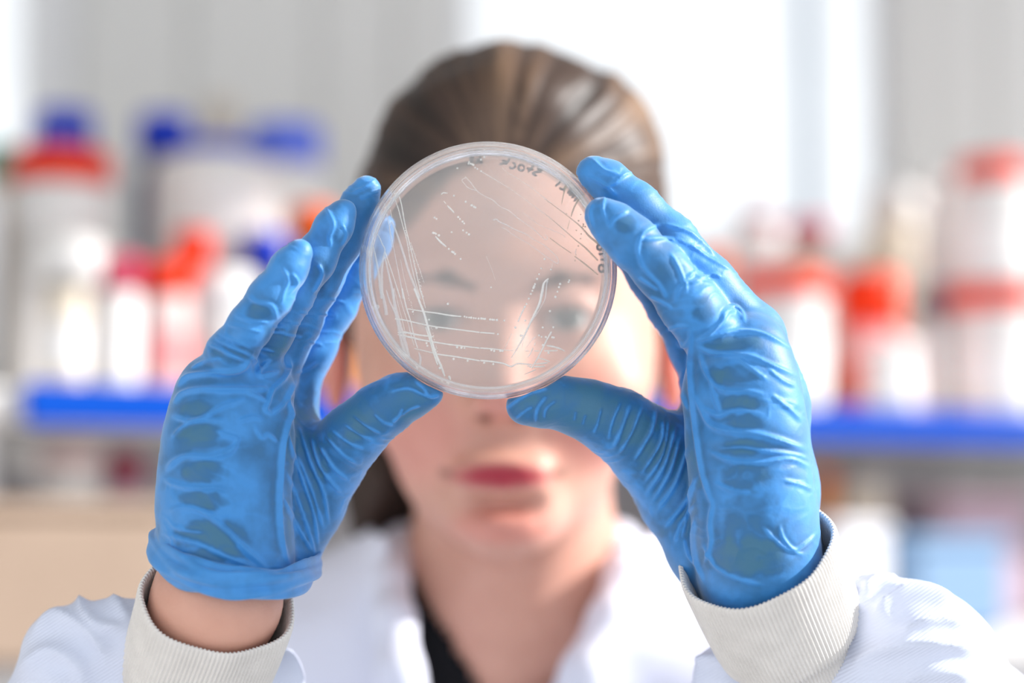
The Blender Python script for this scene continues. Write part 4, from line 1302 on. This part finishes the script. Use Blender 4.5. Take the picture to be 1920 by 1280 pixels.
ZS = -.0039
STREAKS = [
    ('A', [2, 1.2], [(410, 120), (420, 220), (450, 310), (500, 500), (540, 640), (570, 820), (610, 1000), (660, 1180), (690, 1280)], 0),
    ('A', [2.4, 1.4], [(440, 130), (480, 250), (510, 420), (540, 560), (590, 760), (640, 980), (680, 1150), (720, 1280)], 0),
    ('A', [3, 2], [(370, 130), (410, 150), (455, 165), (480, 250)], 0),
    ('A', [1, .7], [(590, 690), (640, 850), (690, 990), (730, 1110)], 0),
    ('A', [3, 4.5, 4], [(375, 440), (430, 570), (500, 780), (560, 980), (620, 1130), (680, 1280)], 1),
    ('A', [2, 1], [(290, 240), (350, 290), (380, 410)], 0),
    ('A', [2, 1.5, 3], [(310, 300), (340, 450), (380, 640), (420, 850), (460, 1050), (490, 1200), (500, 1280)], 1),
    ('A', [1.5, 1], [(370, 450), (350, 520), (380, 720)], 1),
    ('A', [.8, .8], [(470, 850), (510, 1050), (560, 1250)], 0),
    ('A', [1.6, 2.4, 4, 7], [(180, 550), (230, 590), (270, 680), (300, 750), (280, 850), (265, 1000), (265, 1280)], 1),
    ('A', [1.5, 2], [(300, 760), (340, 880), (400, 1060), (470, 1280)], 0),
    ('A', [3, 5], [(300, 820), (340, 1000), (370, 1130), (400, 1280)], 1),
    ('A', [1.5, 3, 5, 3], [(150, 570), (170, 690), (200, 830), (230, 1000), (245, 1150), (265, 1280)], 1),
    ('B', [5, 6, 7], [(270, 0), (300, 120), (325, 240), (332, 310)], 1),
    ('B', [2, 4, 6], [(330, 20), (370, 150), (430, 280), (460, 400), (500, 600), (560, 790)], 1),
    ('B', [5, 6, 7, 6], [(400, 0), (430, 200), (480, 400), (540, 600), (590, 790)], 1),
    ('B', [.8, .8], [(420, 0), (470, 200), (510, 350), (560, 560)], 0),
    ('B', [.9, 1.2], [(460, 0), (520, 220), (580, 400), (610, 520), (650, 660)], 0),
    ('B', [3, 1.8, 1.8], [(510, 0), (560, 220), (610, 380), (650, 560), (690, 690)], 0),
    ('B', [4, 4, 4.5, 4, 5, 3], [(650, 0), (720, 180), (760, 280), (800, 420), (850, 600), (900, 760), (960, 900), (1000, 1010)], 0),
    ('B', [1.6, 1], [(710, 0), (750, 120), (780, 230)], 0),
    ('B', [1.4, 3, 3], [(780, 440), (830, 600), (870, 740), (920, 880)], 0),
    ('B', [1.6, 2.4, 3, 2.6], [(570, 235), (750, 265), (900, 285), (1050, 310), (1190, 325)], 0),
    ('B', [3.5, 2, 2.8, 2.6], [(430, 350), (560, 370), (800, 425), (1000, 455), (1200, 480), (1400, 505)], 0),
    ('B', [2, 4, 3, 2.6], [(460, 510), (540, 505), (700, 535), (870, 555)], 0),
    ('B', [2, 4, 3, 2.8, 2.6], [(460, 530), (600, 560), (750, 595), (900, 620), (1100, 650), (1400, 685)], 0),
    ('B', [1.6, 2, 3, 3], [(650, 690), (800, 725), (920, 755), (1100, 780), (1400, 830)], 0),
    ('B', [1.5, 5, 4], [(700, 730), (720, 800), (715, 890)], 1),
    ('B', [5, 4], [(1045, 1000), (1065, 1050)], 0),
    ('C', [1.4, .8, .8], [(600, 10), (700, 70), (850, 160), (1000, 260), (1150, 370), (1300, 480), (1513, 650)], 0),
    ('C', [.6, .9], [(820, -40), (880, 20), (1000, 90), (1150, 190), (1300, 310), (1360, 355)], 0),
    ('C', [2, 1.6, 1.5], [(420, 65), (480, 130), (550, 220), (620, 270), (720, 320), (800, 390), (900, 440), (1000, 520), (1100, 590), (1180, 650), (1280, 745), (1320, 735), (1290, 690)], 1),
    ('C', [1.6, 1.6], [(430, 75), (385, 100), (410, 140), (460, 190), (550, 220)], 1),
    ('C', [1, 1.2], [(1050, 455), (1150, 530), (1220, 585), (1350, 640), (1470, 690), (1513, 730)], 1),
    ('C', [3, 1.6, 1.6], [(725, 540), (760, 530), (800, 560), (870, 590), (960, 640), (1080, 690), (1170, 750), (1280, 810), (1360, 880), (1420, 940), (1440, 990), (1420, 1015)], 1),
    ('C', [1.2, 1.6], [(820, 620), (880, 650), (930, 690), (1060, 765), (1120, 800), (1200, 860), (1270, 910), (1370, 980), (1420, 1015)], 1),
    ('C', [3, 2.2], [(160, 260), (180, 240), (230, 245)], 0),
    ('C', [2, 2.6], [(185, 330), (210, 360)], 0), ('C', [3, 3], [(225, 380), (265, 420), (300, 460)], 0),
    ('C', [2.4, 4, 3], [(95, 715), (150, 775), (215, 830)], 0),
    ('C', [1, .8], [(1375, 1010), (1365, 1060)], 0),
    ('C', [.7, .7], [(650, 930), (700, 1050), (750, 1190)], 1),
    ('D', [2.5, 5, 4.5, 3.5, 2.5, 1.5], [(750, 10), (700, 60), (680, 150), (650, 280), (600, 390), (550, 490), (490, 620), (430, 730), (390, 800), (340, 880)], 0),
    ('D', [3.5, 1.5, 1], [(740, 30), (728, 80), (710, 230), (650, 350), (560, 490), (490, 640), (450, 780)], 1),
    ('D', [2.6, 2.6], [(485, 330), (450, 400), (415, 485)], 0),
    ('D', [.8, .8], [(345, 610), (310, 690), (265, 790)], 0),
    ('D', [2.8, 2.6], [(0, 600), (90, 606), (160, 612)], 0),
    ('D', [2.8, 2.2], [(0, 770), (120, 778), (240, 790)], 0),
    ('D', [1.3, 1.3], [(240, 790), (370, 800)], 0), ('D', [2, 2], [(490, 800), (540, 802)], 0), ('D', [2, 2], [(590, 802), (650, 802)], 0), ('D', [2.4, 2], [(700, 802), (850, 798)], 0),
    ('D', [2, 4, 1.6], [(725, 742), (800, 755), (870, 775), (925, 805)], 0),
    ('D', [3.4, 2.6, 3], [(780, 590), (740, 660), (690, 760), (640, 860), (590, 945), (565, 990)], 0),
    ('D', [2.4, 1], [(610, 645), (570, 680), (530, 730), (500, 780)], 1),
    ('D', [2.6, 2.6], [(605, 710), (590, 745)], 0), ('D', [2.2, 1.2], [(580, 765), (550, 830), (520, 875)], 0),
    ('D', [3, 3, 3, 2.2], [(0, 905), (150, 920), (260, 940), (340, 970), (410, 940), (500, 945), (570, 950)], 0),
    ('D', [2.4, 3], [(600, 945), (660, 940), (740, 930)], 0), ('D', [3, 2.4], [(590, 975), (710, 970)], 0), ('D', [2.4, 2], [(640, 880), (700, 895), (765, 920)], 0),
    ('D', [1.2, 2], [(480, 1060), (550, 1030), (610, 1005)], 0),
    ('E', [1, 1.2, 2, 3.6, 5], [(20, 315), (120, 390), (280, 510), (400, 610), (500, 720), (600, 800)], 2),
    ('E', [.8, 1, 2, 3.4, 2.6], [(20, 475), (120, 560), (240, 665), (350, 760), (450, 840), (530, 920), (590, 980)], 2),
    ('E', [1.4, 1.6], [(60, 730), (180, 820), (300, 900)], 2), ('E', [1.6, 2.6, 2], [(330, 930), (450, 1020), (590, 1135)], 2),
    ('E', [4, 2.4, .8], [(240, 160), (215, 250), (190, 370)], 2), ('E', [3.6, 3.4, 1.6], [(420, 260), (360, 340), (320, 420), (295, 500)], 2),
    ('E', [1, 1], [(280, 540), (255, 640)], 2), ('E', [2.6, 1], [(350, 850), (340, 915)], 1), ('E', [.8, .8], [(235, 690), (220, 720)], 2),
]
M['tan_colony'] = veil('tan_bacterial_growth', (.62, .56, .45, 1), .85, .2)
for z, w, pts, kind in STREAKS:
    strip(zpts(z, pts), w, ZS, .0004, 'growth_streak', (M['colony'], M['smear'], M['tan_colony'])[kind], agar)
DOTS = {'C': [(298, 272), (427, 340), (490, 375), (513, 388), (530, 400), (85, 510), (107, 525), (343, 505), (363, 527), (392, 555), (408, 575), (397, 650), (435, 675), (463, 695), (272, 670), (240, 852), (278, 883), (292, 890), (310, 908), (370, 962), (133, 705), (703, 1272), (70, 678), (88, 680), (102, 688), (1250, 1065), (1227, 1128), (1205, 1180), (1183, 1235), (1170, 1270), (1288, 962), (1357, 1078), (1455, 1235), (1445, 1265)],
        'D': [(622, 17), (600, 75), (592, 95), (583, 115), (572, 145), (555, 180), (532, 230), (507, 288), (490, 320), (763, 367), (493, 470), (685, 545), (800, 543), (875, 70), (862, 105), (845, 155), (823, 212), (975, 30), (968, 50), (445, 635), (465, 635), (645, 632), (672, 648), (717, 650), (790, 653), (805, 655), (688, 738), (265, 470), (385, 545), (110, 458), (135, 460), (155, 462), (185, 464), (15, 448), (35, 450), (55, 452), (195, 618), (125, 792), (155, 802), (222, 800), (245, 800), (45, 932), (145, 945), (748, 822), (525, 965), (548, 972)],
        'B': [(1225, 325), (1250, 333), (1275, 335), (1300, 337), (1330, 342), (1355, 345), (1385, 348), (1035, 180), (820, 360), (635, 270), (1260, 830), (1100, 810), (1140, 675), (1190, 680), (1225, 685), (790, 630), (800, 660), (940, 915), (905, 455)],
        'F': [(113, 290), (250, 215), (245, 235), (270, 235), (290, 240), (305, 250), (325, 282), (352, 298), (395, 325), (70, 620), (212, 692), (283, 735), (310, 750), (330, 760), (395, 185), (435, 155)],
        'E': [(400, 478), (378, 545), (430, 583), (450, 610), (428, 603), (400, 740), (405, 690), (352, 650), (375, 820), (338, 980), (350, 915), (245, 470), (420, 400)]}
parts = []; tparts = []
for z, L in DOTS.items():
    for x, y in zpts(z, L):
        c = loc2(x, y, ZS); r = PXM * random.uniform(1.7, 2.5) * (.7 if z == 'E' else 1)
        Vd, Fd = lathe([(r, 0), (r * .95, r * .35), (r * .7, r * .62), (r * .3, r * .75), (1e-6, r * .78)], 12)
        (tparts if z == 'E' else parts).append((Vd + np.array([c[0], c[1], ZS]), Fd))
# dotted seams of tiny colonies along the thick streaks
for z, L in (('A', [(520, 480), (545, 600), (600, 800), (640, 960), (690, 1140), (715, 1260)]), ('A', [(430, 250), (455, 330), (520, 560), (560, 760)]), ('A', [(580, 680), (620, 780), (660, 900), (720, 1090)]), ('B', [(730, 20), (780, 230)]), ('B', [(560, 0), (600, 140), (660, 340)]), ('B', [(850, 460), (880, 600), (910, 720)])):
    L = np.array(zpts(z, L))
    for i in range(len(L) - 1):
        for t in np.arange(0, 1, .09):
            if random.random() < .3: continue
            p = L[i] * (1 - t) + L[i + 1] * t + np.random.uniform(-1.2, 1.2, 2)
            c = loc2(p[0], p[1], ZS); r = PXM * random.uniform(.5, 1.0)
            Vd, Fd = lathe([(r, 0), (r * .7, r * .62), (1e-6, r * .78)], 7)
            parts.append((Vd + np.array([c[0], c[1], ZS]), Fd))
V, F_ = join(parts)
tag(dpart('colonies', V, F_, M['colony'], agar), 'scattered pale round colonies', kind='stuff')
V, F_ = join(tparts)
tag(dpart('colonies', V, F_, M['tan_colony'], agar), 'small tan colonies near the edge', kind='stuff')
for z, x, y, r in (('A', 130, 755, 7.2), ('B', 225, 215, 4.6)):
    (x, y), = zpts(z, [(x, y)]); c = loc2(x, y, ZS); r *= PXM
    Vd, Fd = lathe([(r, 0), (r * .97, r * .14), (r * .8, r * .22), (1e-6, r * .24)], 24)
    dpart('colony', Vd + np.array([c[0], c[1], ZS]), Fd, M['smear'], agar)


def arc(cx, cy, rx, ry, a0=0, a1=360, rot=0, n=14):
    o = []
    for i in range(n + 1):
        a = math.radians(a0 + (a1 - a0) * i / n); x, y = rx * math.cos(a), ry * math.sin(a); q = math.radians(rot)
        o.append((cx + x * math.cos(q) - y * math.sin(q), cy + x * math.sin(q) + y * math.cos(q)))
    return o


ZI = -.0081
INK = [  # hand-written marker on the far side, seen mirrored
    ('F', [(1068, 300), (1110, 312), (1112, 332), (1066, 334), (1025, 345), (1022, 362), (1070, 382)]),
    ('F', [(1022, 262), (990, 300), (958, 342)]), ('F', [(940, 290), (985, 300), (1028, 312)]),
    ('F', arc(880, 284, 36, 34)),
    ('F', [(742, 266), (752, 290), (790, 288), (808, 260), (796, 232), (770, 226)]),
    ('F', [(742, 182), (716, 215), (690, 252)]), ('F', [(708, 222), (680, 205), (645, 192)]), ('F', [(706, 222), (660, 232), (612, 248)]),
    ('F', [(398, 246), (402, 205), (392, 172), (360, 196), (335, 244)]), ('F', [(345, 218), (395, 215)]), ('F', [(370, 176), (330, 182)]),
    ('F', [(318, 172), (262, 178), (300, 205), (248, 218), (232, 250), (290, 248)]),
    ('F', [(1348, 458), (1318, 480), (1288, 506)]),
    ('F', [(1412, 500), (1396, 540), (1362, 542), (1336, 520)]), ('F', [(1400, 520), (1390, 575)]),
    ('F', [(1432, 596), (1468, 548), (1476, 580), (1452, 622)]), ('F', [(1462, 620), (1500, 580), (1508, 610), (1482, 650)]), ('F', [(1496, 640), (1526, 610), (1546, 640), (1510, 690)]),
    ('E', arc(606, 834, 26, 28)), ('E', [(596, 902), (618, 912), (646, 896)]), ('E', [(612, 968), (636, 968), (654, 988)]), ('E', arc(625, 1064, 26, 40)),
]
for z, pts in INK:
    strip(zpts(z, pts), [4.3, 4.8, 4.1], ZI, -.00012, 'marker_stroke', M['marker'], base, .04)
for z, pts in (('B', arc(830, 922, 20, 14, rot=20)), ('B', [(866, 938), (886, 948), (868, 966)]), ('B', [(905, 958), (925, 965), (912, 975), (928, 985), (905, 985)])):
    strip(zpts(z, pts), [.9, .9], ZI, -.0002, 'moulded_mark', M['emboss'], base, 0)
